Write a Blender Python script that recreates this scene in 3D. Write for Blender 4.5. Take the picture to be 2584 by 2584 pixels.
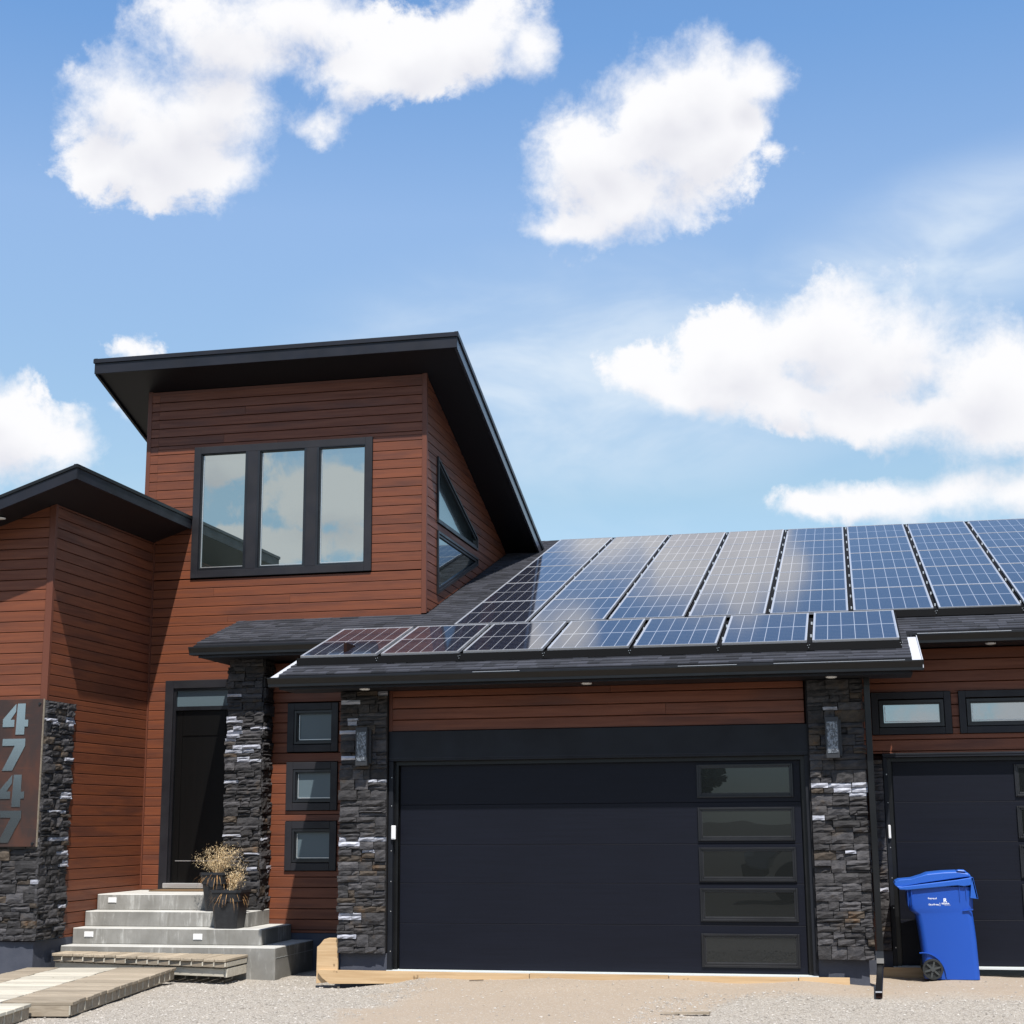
import bpy, math, random
from mathutils import Vector, Matrix, noise as mnoise
R = math.radians
rnd = random.Random(7)
for o in list(bpy.data.objects): bpy.data.objects.remove(o)
S = bpy.context.scene
COL = S.collection

# ------------------------------------------------------------------ camera
cam_d = bpy.data.cameras.new('camera'); cam = bpy.data.objects.new('camera', cam_d); COL.objects.link(cam)
cam_d.lens = 53.858; cam_d.sensor_width = 36; cam_d.clip_end = 5000; cam_d.clip_start = 0.1
CAM = Vector((5.391, -17.75, 1.649))
_p, _y, _r = R(11.515), R(12.31), R(-0.375)
_f = Vector((-math.sin(_y), math.cos(_y), 0)); _rt = Vector((math.cos(_y), math.sin(_y), 0)); _u = Vector((0, 0, 1))
_f2 = _f*math.cos(_p) + _u*math.sin(_p); _u2 = _u*math.cos(_p) - _f*math.sin(_p)
_r2 = _rt*math.cos(_r) + _u2*math.sin(_r); _u3 = _u2*math.cos(_r) - _rt*math.sin(_r)
M = Matrix((_r2, _u3, -_f2)).transposed().to_4x4(); M.translation = CAM
cam.matrix_world = M
S.camera = cam
S.render.resolution_x = S.render.resolution_y = 1024
S.view_settings.view_transform = 'Standard'; S.view_settings.look = 'None'
S.view_settings.gamma = 1; S.view_settings.use_curve_mapping = False
S.view_settings.exposure = 0.6

# ------------------------------------------------------------------ sun
SUN = Vector((0.225, -0.55, 1.0)).normalized()          # towards the sun
sd = bpy.data.lights.new('sun', 'SUN'); so = bpy.data.objects.new('sun', sd); COL.objects.link(so)
sd.energy = 5.0; sd.angle = R(0.53); sd.color = (1.0, 0.955, 0.89)
so.rotation_euler = SUN.to_track_quat('Z', 'Y').to_euler(); so.location = (8, -20, 30)

# ------------------------------------------------------------------ node helper
class NT:
    def __init__(s, tree): s.t = tree; s.n = tree.nodes; s.l = tree.links
    def add(s, typ, ins=None, **kw):
        n = s.n.new(typ)
        for k, v in kw.items(): setattr(n, k, v)
        if ins:
            for k, v in ins.items():
                sock = n.inputs[k]
                if isinstance(v, bpy.types.NodeSocket): s.l.new(v, sock)
                else: sock.default_value = v
        return n
    def math(s, op, a, b=0.0, c=0.0, clamp=False):
        n = s.add('ShaderNodeMath', {0: a, 1: b, 2: c}, operation=op); n.use_clamp = clamp
        return n.outputs[0]
    def vmath(s, op, a, b=(0, 0, 0)):
        n = s.add('ShaderNodeVectorMath', {0: a, 1: b}, operation=op)
        return n.outputs['Value'] if op in ('LENGTH', 'DOT_PRODUCT') else n.outputs[0]
    def mix(s, f, a, b):
        n = s.n.new('ShaderNodeMix'); n.data_type = 'RGBA'
        for i, v in ((0, f), (6, a), (7, b)):
            if isinstance(v, bpy.types.NodeSocket): s.l.new(v, n.inputs[i])
            else:
                if i and len(v) == 3: v = (*v, 1)
                n.inputs[i].default_value = v
        return n.outputs[2]
    def step(s, v, a, b, lo=0.0, hi=1.0):
        n = s.add('ShaderNodeMapRange', {'Value': v, 'From Min': a, 'From Max': b, 'To Min': lo, 'To Max': hi})
        n.interpolation_type = 'SMOOTHSTEP'; return n.outputs[0]
    def noise(s, vec, scale, detail=4, rough=0.55, dist=0.0, dim='3D'):
        n = s.n.new('ShaderNodeTexNoise'); n.noise_dimensions = dim
        if vec is not None: s.l.new(vec, n.inputs['Vector'])
        n.inputs['Scale'].default_value = scale; n.inputs['Detail'].default_value = detail
        n.inputs['Roughness'].default_value = rough; n.inputs['Distortion'].default_value = dist
        return n.outputs['Fac']
    def scalev(s, vec, sc):
        return s.vmath('MULTIPLY', vec, sc)

# ------------------------------------------------------------------ sky with clouds (a function of direction only)
W = bpy.data.worlds.new('World'); S.world = W; W.use_nodes = True
w = NT(W.node_tree)
for n in list(w.n): w.n.remove(n)
sky = w.add('ShaderNodeTexSky'); sky.sky_type = 'NISHITA'; sky.sun_disc = False
sky.sun_elevation = math.asin(SUN.z); sky.sun_rotation = math.atan2(SUN.x, SUN.y)
sky.air_density = 1.0; sky.dust_density = 0.6; sky.ozone_density = 1.2; sky.altitude = 600
tc = w.add('ShaderNodeTexCoord')
dirv = w.vmath('NORMALIZE', tc.outputs['Generated'])
sp = w.add('ShaderNodeSeparateXYZ', {0: dirv})
el = w.math('ARCSINE', sp.outputs[2]); az = w.math('ARCTAN2', sp.outputs[0], sp.outputs[1])
pos = w.add('ShaderNodeCombineXYZ', {0: az, 1: el, 2: 0.0}).outputs[0]
BL = [(-0.4800,0.4470,0.0380,0.0270,0),(-0.450,0.4300,0.0520,0.0350,-20),(-0.4338,0.41,0.0433,0.019,15),(-0.4700,0.4150,0.040,0.022,0),(-0.4350,0.4480,0.045,0.030,0),(-0.4085,0.4947,0.0555,0.0337,0),(-0.3649,0.5101,0.0748,0.0215,0),(-0.4107,0.4567,0.0293,0.0313,-30),(-0.3123,0.4827,0.043,0.0206,10),(-0.2751,0.4932,0.0526,0.0221,25),(-0.2375,0.5047,0.0415,0.0236,20),(-0.2055,0.4968,0.0233,0.019,0),(-0.3485,0.445,0.034,0.020,0,.52),
(-0.0776,0.4667,0.0352,0.0301,0),(-0.0426,0.4691,0.0295,0.0182,0),(-0.1041,0.4457,0.0518,0.0338,30),(-0.085,0.430,0.05,0.030,20),(-0.1400,0.4320,0.035,0.022,0),(-0.0950,0.4600,0.045,0.026,0),(-0.16,0.4233,0.0388,0.0328,0),(-0.1311,0.4026,0.0588,0.0257,10),(-0.168,0.387,0.0348,0.0107,0),(-0.0642,0.4353,0.0367,0.0272,40),(-0.0322,0.4217,0.034,0.018,0,.55),
(-0.0024,0.3080,0.053,0.0300,10),(0.0417,0.2960,0.0454,0.0290,0),(-0.0556,0.295,0.0462,0.0285,0),(-0.1280,0.2935,0.034,0.019,0,.18),(-0.0700,0.280,0.050,0.020,0),(0.0150,0.290,0.06,0.03,0),(-0.0881,0.2744,0.0391,0.0169,-15),(-0.0253,0.271,0.0704,0.017,-9),(0.0486,0.2520,0.0896,0.0165,-4),(0.0996,0.2706,0.0444,0.0376,0),(0.117,0.2427,0.0608,0.0186,0),
(0.0258,0.2009,0.0566,0.0137,3),(0.0756,0.2046,0.0509,0.0134,5),(-0.0114,0.1994,0.0294,0.0093,0),(0.1237,0.2028,0.0401,0.0186,0),
(-0.5335,0.238,0.0389,0.0251,0),(-0.5539,0.2562,0.0304,0.0216,0),(-0.5089,0.233,0.0205,0.0111,20),(-0.5645,0.2227,0.0468,0.0184,0),(-2.70,0.236,0.066,0.020,0),(-2.80,0.212,0.040,0.018,0),(-2.74,0.178,0.085,0.012,0),(-0.4700,0.2965,0.028,0.016,0,.40),(-0.4720,0.2600,0.022,0.018,0,.55)]
grp = bpy.data.node_groups.new('cloud_field', 'ShaderNodeTree')
grp.interface.new_socket('Vector', in_out='INPUT', socket_type='NodeSocketVector')
grp.interface.new_socket('Noise', in_out='INPUT', socket_type='NodeSocketFloat')
grp.interface.new_socket('Value', in_out='OUTPUT', socket_type='NodeSocketFloat')
g = NT(grp); gi = g.add('NodeGroupInput'); go = g.add('NodeGroupOutput')
cur = None
for (a, e, rx, ry, rot, *bias) in BL:
    k = 1.30
    dd = g.vmath('SUBTRACT', gi.outputs[0], (a, e, 0))
    if rot == 0:
        ln = g.vmath('LENGTH', g.vmath('MULTIPLY', dd, (1/(rx*k), 1/(ry*k), 0)))
    else:
        cr, sr = math.cos(R(rot)), math.sin(R(rot))
        d1 = g.vmath('DOT_PRODUCT', dd, (cr/(rx*k), sr/(rx*k), 0)); d2 = g.vmath('DOT_PRODUCT', dd, (-sr/(ry*k), cr/(ry*k), 0))
        ln = g.math('SQRT', g.math('MULTIPLY_ADD', d1, d1, g.math('MULTIPLY', d2, d2)))
    if bias: ln = g.math('ADD', ln, bias[0])       # wisps: never dense
    cur = ln if cur is None else g.add('ShaderNodeMath', {0: cur, 1: ln, 2: 0.22}, operation='SMOOTH_MIN').outputs[0]
base = g.math('SUBTRACT', 1.0, cur)
# the rest of the sky carries the same fair-weather cumulus
sep = g.add('ShaderNodeSeparateXYZ', {0: gi.outputs[0]})
fa = g.math('ABSOLUTE', g.math('SUBTRACT', sep.outputs[0], -0.215)); fe = g.math('ABSOLUTE', g.math('SUBTRACT', sep.outputs[1], 0.335))
edge = g.math('MAXIMUM', g.math('SUBTRACT', fa, 0.37), g.math('SUBTRACT', fe, 0.23))
outm = g.step(edge, 0.0, 0.22)
lowm = g.step(sep.outputs[1], -0.02, 0.05)
outside = g.math('SUBTRACT', g.math('MULTIPLY', gi.outputs[1], 3.6), 1.86)
outside = g.math('MAXIMUM', g.math('SUBTRACT', g.math('MULTIPLY', g.math('ADD', outside, 2.0), g.math('MULTIPLY', outm, lowm)), 2.0), -2.0)
g.l.new(g.math('MAXIMUM', base, outside), go.inputs[0])
def field(vec, nz):
    n = w.add('ShaderNodeGroup'); n.node_tree = grp
    w.l.new(vec, n.inputs[0]); w.l.new(nz, n.inputs[1]); return n.outputs[0]
# domain warp + edge noise
n1 = w.add('ShaderNodeTexNoise', {'Vector': dirv, 'Scale': 13.0, 'Detail': 4.0, 'Roughness': 0.6})
off = w.vmath('SUBTRACT', n1.outputs['Color'], (0.5, 0.5, 0.5))
pw = w.vmath('ADD', pos, w.vmath('MULTIPLY', off, (0.042, 0.032, 0.0)))
big = w.noise(w.scalev(dirv, (1, 1, 2.3)), 2.6, 3, 0.5)
ed = w.noise(dirv, 30.0, 10, 0.66, 0.15)
ed2 = w.noise(dirv, 110.0, 6, 0.6)
F = field(pw, big)
edn = w.math('ADD', w.math('MULTIPLY', w.math('SUBTRACT', ed, 0.5), 1.45), w.math('MULTIPLY', w.math('SUBTRACT', ed2, 0.5), 0.30))
D = w.math('ADD', F, edn)
soft = w.step(w.noise(dirv, 9.0, 2), 0.38, 0.62, 0.26, 0.90)      # crisp tops in places, frayed elsewhere
alpha = w.math('POWER', w.add('ShaderNodeMapRange', {'Value': D, 'From Min': -0.03, 'From Max': soft}, interpolation_type='SMOOTHSTEP').outputs[0], 0.8)
# shading: where more cloud lies above (towards the sun) the cloud is greyer
Fu = field(w.vmath('ADD', pw, (0.006, 0.022, 0.0)), big)
shade = w.step(w.math('ADD', w.math('MULTIPLY', Fu, 1.0), w.math('MULTIPLY', w.math('SUBTRACT', w.noise(dirv, 26.0, 5), 0.5), 0.75)), 0.20, 1.25)
ccol = w.mix(shade, (1.0, 1.0, 1.0), (0.80, 0.805, 0.85))
# thin high haze veils
cz = w.noise(w.scalev(dirv, (1.5, 1.5, 3.4)), 5.5, 5, 0.55, 0.5)
m1 = w.add('ShaderNodeMapping', {0: pos}); m1.vector_type = 'TEXTURE'
m1.inputs['Location'].default_value = (-0.16, 0.285, 0); m1.inputs['Scale'].default_value = (0.24, 0.095, 1)
m2 = w.add('ShaderNodeMapping', {0: pos}); m2.vector_type = 'TEXTURE'
m2.inputs['Location'].default_value = (0.07, 0.352, 0); m2.inputs['Scale'].default_value = (0.17, 0.06, 1); m2.inputs['Rotation'].default_value = (0, 0, R(14))
veil = w.math('MAXIMUM', w.step(w.vmath('LENGTH', m1.outputs[0]), 1.1, 0.1), w.step(w.vmath('LENGTH', m2.outputs[0]), 1.1, 0.1))
veil = w.math('MULTIPLY', w.math('MAXIMUM', veil, w.step(el, 0.3, 0.1, 0.0, 0.25)), w.step(cz, 0.36, 0.66, 0.28, 0.80))
# sky colour: Nishita, tinted a little; paler towards the horizon
rp = w.add('ShaderNodeValToRGB', {0: el}); cr = rp.color_ramp
while len(cr.elements) < 6: cr.elements.new(.5)
for e_, (p_, c_) in zip(cr.elements, ((0.0, (.36, .42, .49)), (.10, (.50, .56, .60)), (.21, (.67, .68, .60)), (.39, (.90, .90, .87)), (.50, (.66, .83, .92)), (.75, (.58, .78, .92)))):
    e_.position = p_; e_.color = (*c_, 1)
skyc = w.vmath('MULTIPLY', sky.outputs[0], w.vmath('MULTIPLY', rp.outputs[0], (2.5, 2.5, 2.5)))
skyc = w.mix(veil, skyc, (8.0, 8.9, 9.8))
cl = w.vmath('MULTIPLY', ccol, (9.9, 9.9, 10.1))
fin = w.mix(alpha, skyc, cl)
bg = w.add('ShaderNodeBackground', {'Color': fin, 'Strength': 0.066})
wo = w.add('ShaderNodeOutputWorld'); w.l.new(bg.outputs[0], wo.inputs[0])
W.cycles.sampling_method = 'MANUAL'; W.cycles.sample_map_resolution = 512

# ------------------------------------------------------------------ materials
MATS = {}
ALBEDO = .86
def mat(name, col=(.5, .5, .5), rough=.6, spec=.5, metal=0.0, build=None, coat=0.0, coatr=.1):
    m = bpy.data.materials.new(name); m.use_nodes = True
    t = NT(m.node_tree); b = m.node_tree.nodes['Principled BSDF']
    b.inputs['Base Color'].default_value = (*col, 1); b.inputs['Roughness'].default_value = rough
    b.inputs['Specular IOR Level'].default_value = spec; b.inputs['Metallic'].default_value = metal
    b.inputs['Coat Weight'].default_value = coat; b.inputs['Coat Roughness'].default_value = coatr
    if build: build(t, b)
    bc = b.inputs['Base Color']; K = ALBEDO
    if bc.is_linked: t.l.new(t.vmath('MULTIPLY', bc.links[0].from_socket, (K, K, K)), bc)
    else: bc.default_value = (col[0]*K, col[1]*K, col[2]*K, 1)
    MATS[name] = m; return m
def bump(t, b, h, strength=.3, dist=.01):
    n = t.add('ShaderNodeBump', {'Height': h, 'Strength': strength, 'Distance': dist})
    t.l.new(n.outputs[0], b.inputs['Normal'])
def oc(t): return t.add('ShaderNodeNewGeometry').outputs['Position']
def orand(t): return t.add('ShaderNodeObjectInfo').outputs['Random']

def wood_build(axis):
    def f(t, b):
        p = oc(t); r = orand(t)
        sc = (1.1, 22, 22) if axis == 0 else (22, 1.1, 22)
        rv = t.add('ShaderNodeCombineXYZ', {0: t.math('MULTIPLY', r, 37.0), 1: t.math('MULTIPLY', r, 11.0), 2: t.math('MULTIPLY', r, 53.0)}).outputs[0]
        v = t.vmath('ADD', t.scalev(p, sc), rv)
        g1 = t.noise(v, 1.0, 5, .6, .4)
        v2 = t.vmath('ADD', t.scalev(p, tuple(s*.55 if s < 5 else s*.16 for s in sc)), rv)
        g2 = t.noise(v2, 1.3, 3, .5)
        g3 = t.noise(v, 4.0, 3, .6)
        base = t.mix(t.step(g1, .3, .7), (.184, .052, .0190), (.126, .035, .0150))
        dark = t.step(t.math('ADD', g2, t.math('MULTIPLY', t.math('SUBTRACT', r, .5), .14)), .50, .76, 0, .58)
        c = t.mix(dark, base, (.052, .020, .0155))
        c = t.mix(t.math('MULTIPLY', t.step(g3, .5, .75), .25), c, (.21, .068, .034))
        hs = t.add('ShaderNodeHueSaturation', {'Color': c, 'Value': t.math('ADD', .90, t.math('MULTIPLY', r, .20)), 'Saturation': .97})
        t.l.new(hs.outputs[0], b.inputs['Base Color'])
        t.l.new(t.step(g1, .3, .7, .42, .6), b.inputs['Roughness'])
        bump(t, b, g3, .12, .004)
    return f
mat('wood_x', rough=.5, spec=.35, build=wood_build(0)); mat('wood_y', rough=.5, spec=.35, build=wood_build(1))
mat('wood_trim', (.125, .040, .022), .5, .35)
mat('wall_back', (.02, .009, .007), .9, .1)

mat('fascia_sheen', (.035, .036, .046), .22, .9)  # same fascia, colour lightened and glossier for sky sheen on the lit rake
def blackmetal(c, rough, amp=.25):
    def f(t, b):
        p = oc(t); n = t.noise(p, 1.7, 5, .6)
        t.l.new(t.mix(t.step(n, .3, .7), tuple(x*(1-amp) for x in c), tuple(x*(1+amp) for x in c)), b.inputs['Base Color'])
        t.l.new(t.step(t.noise(p, 3.1, 4), .3, .7, rough*.85, rough*1.15), b.inputs['Roughness'])
    return f
mat('door_trim_shaded', rough=.5, spec=.3, build=blackmetal((.0055, .0070, .0112), .55))  # trim black darkened in its colour to stand in for eave shade
mat('trim_black', rough=.5, spec=.4, build=blackmetal((.0108, .0104, .0140), .55))
mat('fascia_black', rough=.45, spec=.35, build=blackmetal((.0085, .0094, .0150), .48))
mat('frame_black', rough=.35, spec=.5, build=blackmetal((.0085, .009, .0115), .33))
mat('gutter_black', rough=.35, spec=.4, build=blackmetal((.0042, .0044, .0050), .36))
def door_build(t, b):
    p = oc(t); v = t.scalev(p, (1.2, 1, 40))
    n = t.noise(v, 1.0, 5, .6); n2 = t.noise(p, .9, 3)
    t.l.new(t.mix(t.step(t.math('ADD', n, t.math('MULTIPLY', n2, .5)), .45, .95), (.0022, .0031, .0080), (.0036, .0048, .0112)), b.inputs['Base Color'])
    bump(t, b, n, .25, .003)
mat('garage_door_steel', rough=.5, spec=.22, build=door_build)
def soffit_build(t, b):
    p = oc(t); s = t.add('ShaderNodeSeparateXYZ', {0: p})
    w1 = t.math('FRACT', t.math('MULTIPLY', s.outputs[0], 8.0)); l = t.math('LESS_THAN', w1, .08)
    bump(t, b, l, -.6, .01)
mat('soffit_black', (.0055, .0058, .0085), .5, .4, build=soffit_build)
def fdoor(t, b):
    p = oc(t); n = t.noise(t.scalev(p, (30, 30, 1.3)), 1.0, 5, .6)
    t.l.new(t.mix(t.step(n, .3, .75), (.0010, .0009, .0008), (.0022, .0018, .0016)), b.inputs['Base Color'])
    bump(t, b, n, .2, .003)
mat('front_door_wood', rough=.45, spec=.22, build=fdoor)

def glass_build(tint, fac):
    def f(t, b):
        gl = t.add('ShaderNodeBsdfGlossy', {'Color': (*tint, 1), 'Roughness': 0.0})
        lw = t.add('ShaderNodeLayerWeight', {'Blend': .25})
        ff = t.math('ADD', fac, t.math('MULTIPLY', lw.outputs['Fresnel'], .5), clamp=True)
        p = oc(t); bmp = t.add('ShaderNodeBump', {'Height': t.noise(p, 1.6, 1), 'Strength': .04, 'Distance': .02})
        t.l.new(bmp.outputs[0], gl.inputs['Normal'])
        mx = t.add('ShaderNodeMixShader', {0: ff, 1: b.outputs[0], 2: gl.outputs[0]})
        t.l.new(mx.outputs[0], t.n['Material Output'].inputs[0])
    return f
mat('tower_glass', (.02, .028, .027), .1, .3, build=glass_build((.85, .94, .93), .45))
mat('side_glass', (.012, .018, .017), .1, .3, build=glass_build((.8, .93, .92), .22))
mat('garage_glass', (.007, .008, .008), .15, .3, build=glass_build((.80, .87, .95), .032))
def frost(t, b):
    p = oc(t); n = t.noise(p, 120, 3)
    bump(t, b, n, .15, .002)
mat('frosted_glass', (.085, .120, .140), .38, .6, build=frost)
def clear_high(t, b):
    glass_build((.85, .93, .97), .33)(t, b)
mat('clerestory_glass', (.06, .08, .09), .2, .4, build=clear_high)

def stone_build(c1, c2, c3):
    def f(t, b):
        p = oc(t); r = orand(t)
        n = t.noise(t.scalev(p, (1, 1, 1.5)), 9, 6, .65); n2 = t.noise(p, 70, 6, .7); n4 = t.noise(t.scalev(p, (1, 1, 1.8)), 17, 4)
        c = t.mix(t.step(n, .3, .7), c1, c2)
        c = t.mix(t.math('MULTIPLY', t.step(t.noise(p, 5, 3), .58, .72), .45), c, c3)
        c = t.mix(t.step(n2, .52, .8, 0, .4), c, tuple(min(1, x*1.9) for x in c2))
        hs = t.add('ShaderNodeHueSaturation', {'Color': c, 'Value': t.math('ADD', .72, t.math('MULTIPLY', r, .62)), 'Saturation': 1.0})
        t.l.new(hs.outputs[0], b.inputs['Base Color'])
        h = t.math('ADD', t.math('MULTIPLY', n, 1.0), t.math('ADD', t.math('MULTIPLY', n4, .7), t.math('MULTIPLY', n2, .25)))
        bump(t, b, h, .6, .022)
    return f
mat('stone_dark', rough=.8, spec=.3, build=stone_build((.0245, .0238, .0252), (.049, .046, .047), (.070, .050, .034)))
mat('stone_grey', rough=.8, spec=.3, build=stone_build((.040, .039, .043), (.076, .072, .074), (.09, .067, .045)))
mat('stone_brown', rough=.8, spec=.3, build=stone_build((.046, .037, .030), (.080, .062, .046), (.15, .08, .035)))
mat('stone_white', rough=.7, spec=.35, build=stone_build((.30, .31, .36), (.44, .45, .50), (.20, .19, .20)))
mat('mortar', (.02, .02, .022), .9, .1)
def shingle_build(t, b):
    p = oc(t); a = t.add('ShaderNodeAttribute', attribute_name='tone'); r = orand(t)
    n = t.noise(p, 160, 4, .7)
    tone = t.math('ADD', a.outputs['Fac'], 0.0)
    c = t.mix(tone, (.013, .014, .018), (.043, .045, .057))
    c = t.mix(t.step(n, .5, .8, 0, .35), c, (.07, .07, .082))
    c = t.mix(t.step(t.noise(p, 1.2, 3), .35, .7, 0, .18), c, (.055, .057, .068))
    t.l.new(c, b.inputs['Base Color']); bump(t, b, n, .5, .004)
mat('shingle', rough=.85, spec=.3, build=shingle_build)
mat('alu_frame', (.62, .63, .66), .32, .5, .6)
mat('galvanised', (.62, .63, .66), .38, .5, .55)
mat('silver_trim', (.66, .66, .66), .3, .5, .7)
def cell_build(t, b):
    uv = t.add('ShaderNodeUVMap').outputs[0]; s = t.add('ShaderNodeSeparateXYZ', {0: uv})
    u, v = s.outputs[0], s.outputs[1]
    def line(x, n, wd):
        f = t.math('FRACT', t.math('MULTIPLY', x, n)); d = t.math('MINIMUM', f, t.math('SUBTRACT', 1.0, f))
        return t.math('LESS_THAN', d, wd)
    lu = line(u, 6.0, .027)
    mid = t.math('LESS_THAN', t.math('ABSOLUTE', t.math('SUBTRACT', v, .5)), .0085)
    rows = line(v, 20.0, .045)
    edge = t.math('MAXIMUM', t.math('LESS_THAN', t.math('MINIMUM', u, t.math('SUBTRACT', 1.0, u)), .012), t.math('LESS_THAN', t.math('MINIMUM', v, t.math('SUBTRACT', 1.0, v)), .008))
    white = t.math('MAXIMUM', t.math('MAXIMUM', lu, mid), edge)
    bus = line(u, 54.0, .07)
    r = orand(t)
    cell = t.mix(r, (.007, .009, .020), (.010, .012, .025))
    cell = t.mix(t.math('MULTIPLY', rows, .34), cell, (.30, .31, .33))
    cell = t.mix(t.math('MULTIPLY', bus, .07), cell, (.4, .4, .42))
    c = t.mix(white, cell, (.30, .31, .34))
    t.l.new(c, b.inputs['Base Color'])
mat('solar_cells', rough=.06, spec=.5, build=cell_build)
MATS['solar_cells'].node_tree.nodes['Principled BSDF'].inputs['IOR'].default_value = 1.5
def mesh_skirt(t, b):
    p = oc(t); n = t.noise(p, 90, 2); bump(t, b, n, .4, .004)
mat('skirt_black', (.0045, .0045, .005), .7, .12, build=mesh_skirt)
def concrete(t, b):
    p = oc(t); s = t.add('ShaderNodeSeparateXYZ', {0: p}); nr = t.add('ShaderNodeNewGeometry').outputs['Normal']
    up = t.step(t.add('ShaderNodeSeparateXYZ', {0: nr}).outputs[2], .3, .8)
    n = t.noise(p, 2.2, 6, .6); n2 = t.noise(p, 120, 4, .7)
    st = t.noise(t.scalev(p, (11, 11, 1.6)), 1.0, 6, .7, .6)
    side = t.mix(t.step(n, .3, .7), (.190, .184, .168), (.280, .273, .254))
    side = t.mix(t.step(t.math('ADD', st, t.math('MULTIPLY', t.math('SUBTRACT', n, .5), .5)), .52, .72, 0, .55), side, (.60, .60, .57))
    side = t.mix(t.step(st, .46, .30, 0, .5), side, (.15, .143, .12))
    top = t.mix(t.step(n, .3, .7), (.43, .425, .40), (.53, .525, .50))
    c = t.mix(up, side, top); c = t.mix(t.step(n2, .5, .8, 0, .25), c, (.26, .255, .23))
    t.l.new(c, b.inputs['Base Color']); bump(t, b, t.math('ADD', n2, t.math('MULTIPLY', st, .4)), .3, .006)
mat('concrete', rough=.85, spec=.2, build=concrete)
def found(t, b):
    p = oc(t); n = t.noise(p, 3, 5, .6)
    t.l.new(t.mix(t.step(n, .3, .7), (.050, .056, .076), (.068, .074, .095)), b.inputs['Base Color']); bump(t, b, t.noise(p, 60, 4), .3, .006)
mat('foundation_paint', rough=.8, spec=.25, build=found)
def lumber(c1, c2, ax, knots=True):
    def f(t, b):
        p = oc(t); r = orand(t)
        sc = [(1.5, 30, 30), (30, 1.5, 30)][ax]
        rv = t.add('ShaderNodeCombineXYZ', {0: t.math('MULTIPLY', r, 31.0), 1: t.math('MULTIPLY', r, 17.0), 2: 0.0}).outputs[0]
        v = t.vmath('ADD', t.scalev(p, sc), rv); n = t.noise(v, 1.0, 5, .6, .6)
        c = t.mix(t.step(n, .3, .72), c1, c2)
        kn = t.step(t.noise(t.vmath('ADD', p, rv), 9, 2), .70, .76, 0, .7)
        c = t.mix(kn, c, tuple(x*.3 for x in c2))
        hs = t.add('ShaderNodeHueSaturation', {'Color': c, 'Value': t.math('ADD', .82, t.math('MULTIPLY', r, .36))})
        t.l.new(hs.outputs[0], b.inputs['Base Color']); bump(t, b, n, .4, .004)
    return f
mat('lumber_fresh', rough=.75, spec=.25, build=lumber((.52, .37, .215), (.42, .28, .15), 0))
mat('lumber_aged', rough=.8, spec=.2, build=lumber((.35, .295, .225), (.25, .205, .152), 0))
mat('lumber_aged_y', rough=.8, spec=.2, build=lumber((.40, .335, .25), (.28, .23, .17), 1))
mat('lumber_pale', rough=.8, spec=.2, build=lumber((.52, .485, .405), (.42, .38, .31), 0))
def planter(t, b):
    p = oc(t); n = t.noise(p, 20, 4)
    t.l.new(t.mix(t.step(n, .3, .7), (.013, .014, .0165), (.021, .0225, .026)), b.inputs['Base Color'])
mat('planter_plastic', rough=.5, spec=.4, build=planter)
mat('grass_tan', (.50, .36, .17), .7, .2, build=lambda t, b: t.l.new(t.mix(t.step(t.noise(oc(t), 30, 3), .35, .65), (.90, .72, .46), (.70, .53, .30)), b.inputs['Base Color']))
mat('grass_rust', (.42, .20, .06), .8, .2, build=lambda t, b: t.l.new(t.mix(t.step(t.noise(oc(t), 25, 3), .35, .65), (.60, .36, .15), (.34, .17, .07)), b.inputs['Base Color']))
mat('soil', (.05, .035, .025), .9, .1)
mat('bin_blue', (.009, .072, .40), .42, .45, build=lambda t, b: bump(t, b, t.noise(oc(t), 150, 3), .12, .002))
mat('bin_blue_lid', (.014, .098, .45), .45, .45, build=lambda t, b: bump(t, b, t.noise(oc(t), 150, 3), .12, .002))
mat('wheel_black', (.018, .02, .02), .55, .4)
mat('wheel_grey', (.05, .055, .055), .5, .4)
mat('white_print', (.82, .84, .88), .5, .3)
mat('white_plastic', (.78, .78, .78), .4, .4)
mat('lens_white', (.72, .72, .70), .35, .5)
mat('lamp_grey', (.040, .042, .047), .45, .4, .3)
def seeded(t, b):
    p = oc(t); n = t.noise(t.scalev(p, (1.6, 1, 1)), 26, 3, .5, 1.2)
    t.l.new(t.mix(t.step(n, .45, .6), (.05, .055, .065), (.20, .22, .25)), b.inputs['Base Color']); bump(t, b, n, .6, .01)
mat('seeded_glass', rough=.15, spec=.7, build=seeded)
def rust(t, b):
    p = oc(t); n = t.noise(t.scalev(p, (1, 1, .6)), 3.0, 6, .6, .5); n2 = t.noise(t.scalev(p, (1.5, 1, 14)), 2.0, 4)
    c = t.mix(t.step(n, .35, .65), (.036, .022, .019), (.068, .028, .018)); c = t.mix(t.step(n2, .55, .75, 0, .5), c, (.095, .034, .019))
    t.l.new(c, b.inputs['Base Color'])
mat('plate_rust', rough=.42, spec=.4, build=rust)
def steel(t, b):
    bump(t, b, t.noise(t.scalev(oc(t), (1, 1, 25)), 6, 3), .05, .002)
mat('digit_steel', (.56, .565, .57), .16, .5, 1.0, build=steel)
def mats_(t, b):
    n = t.noise(oc(t), 150, 3); t.l.new(t.mix(n, (.09, .055, .03), (.22, .15, .09)), b.inputs['Base Color'])
mat('mat_coir', rough=.95, spec=.1, build=mats_)

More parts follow.
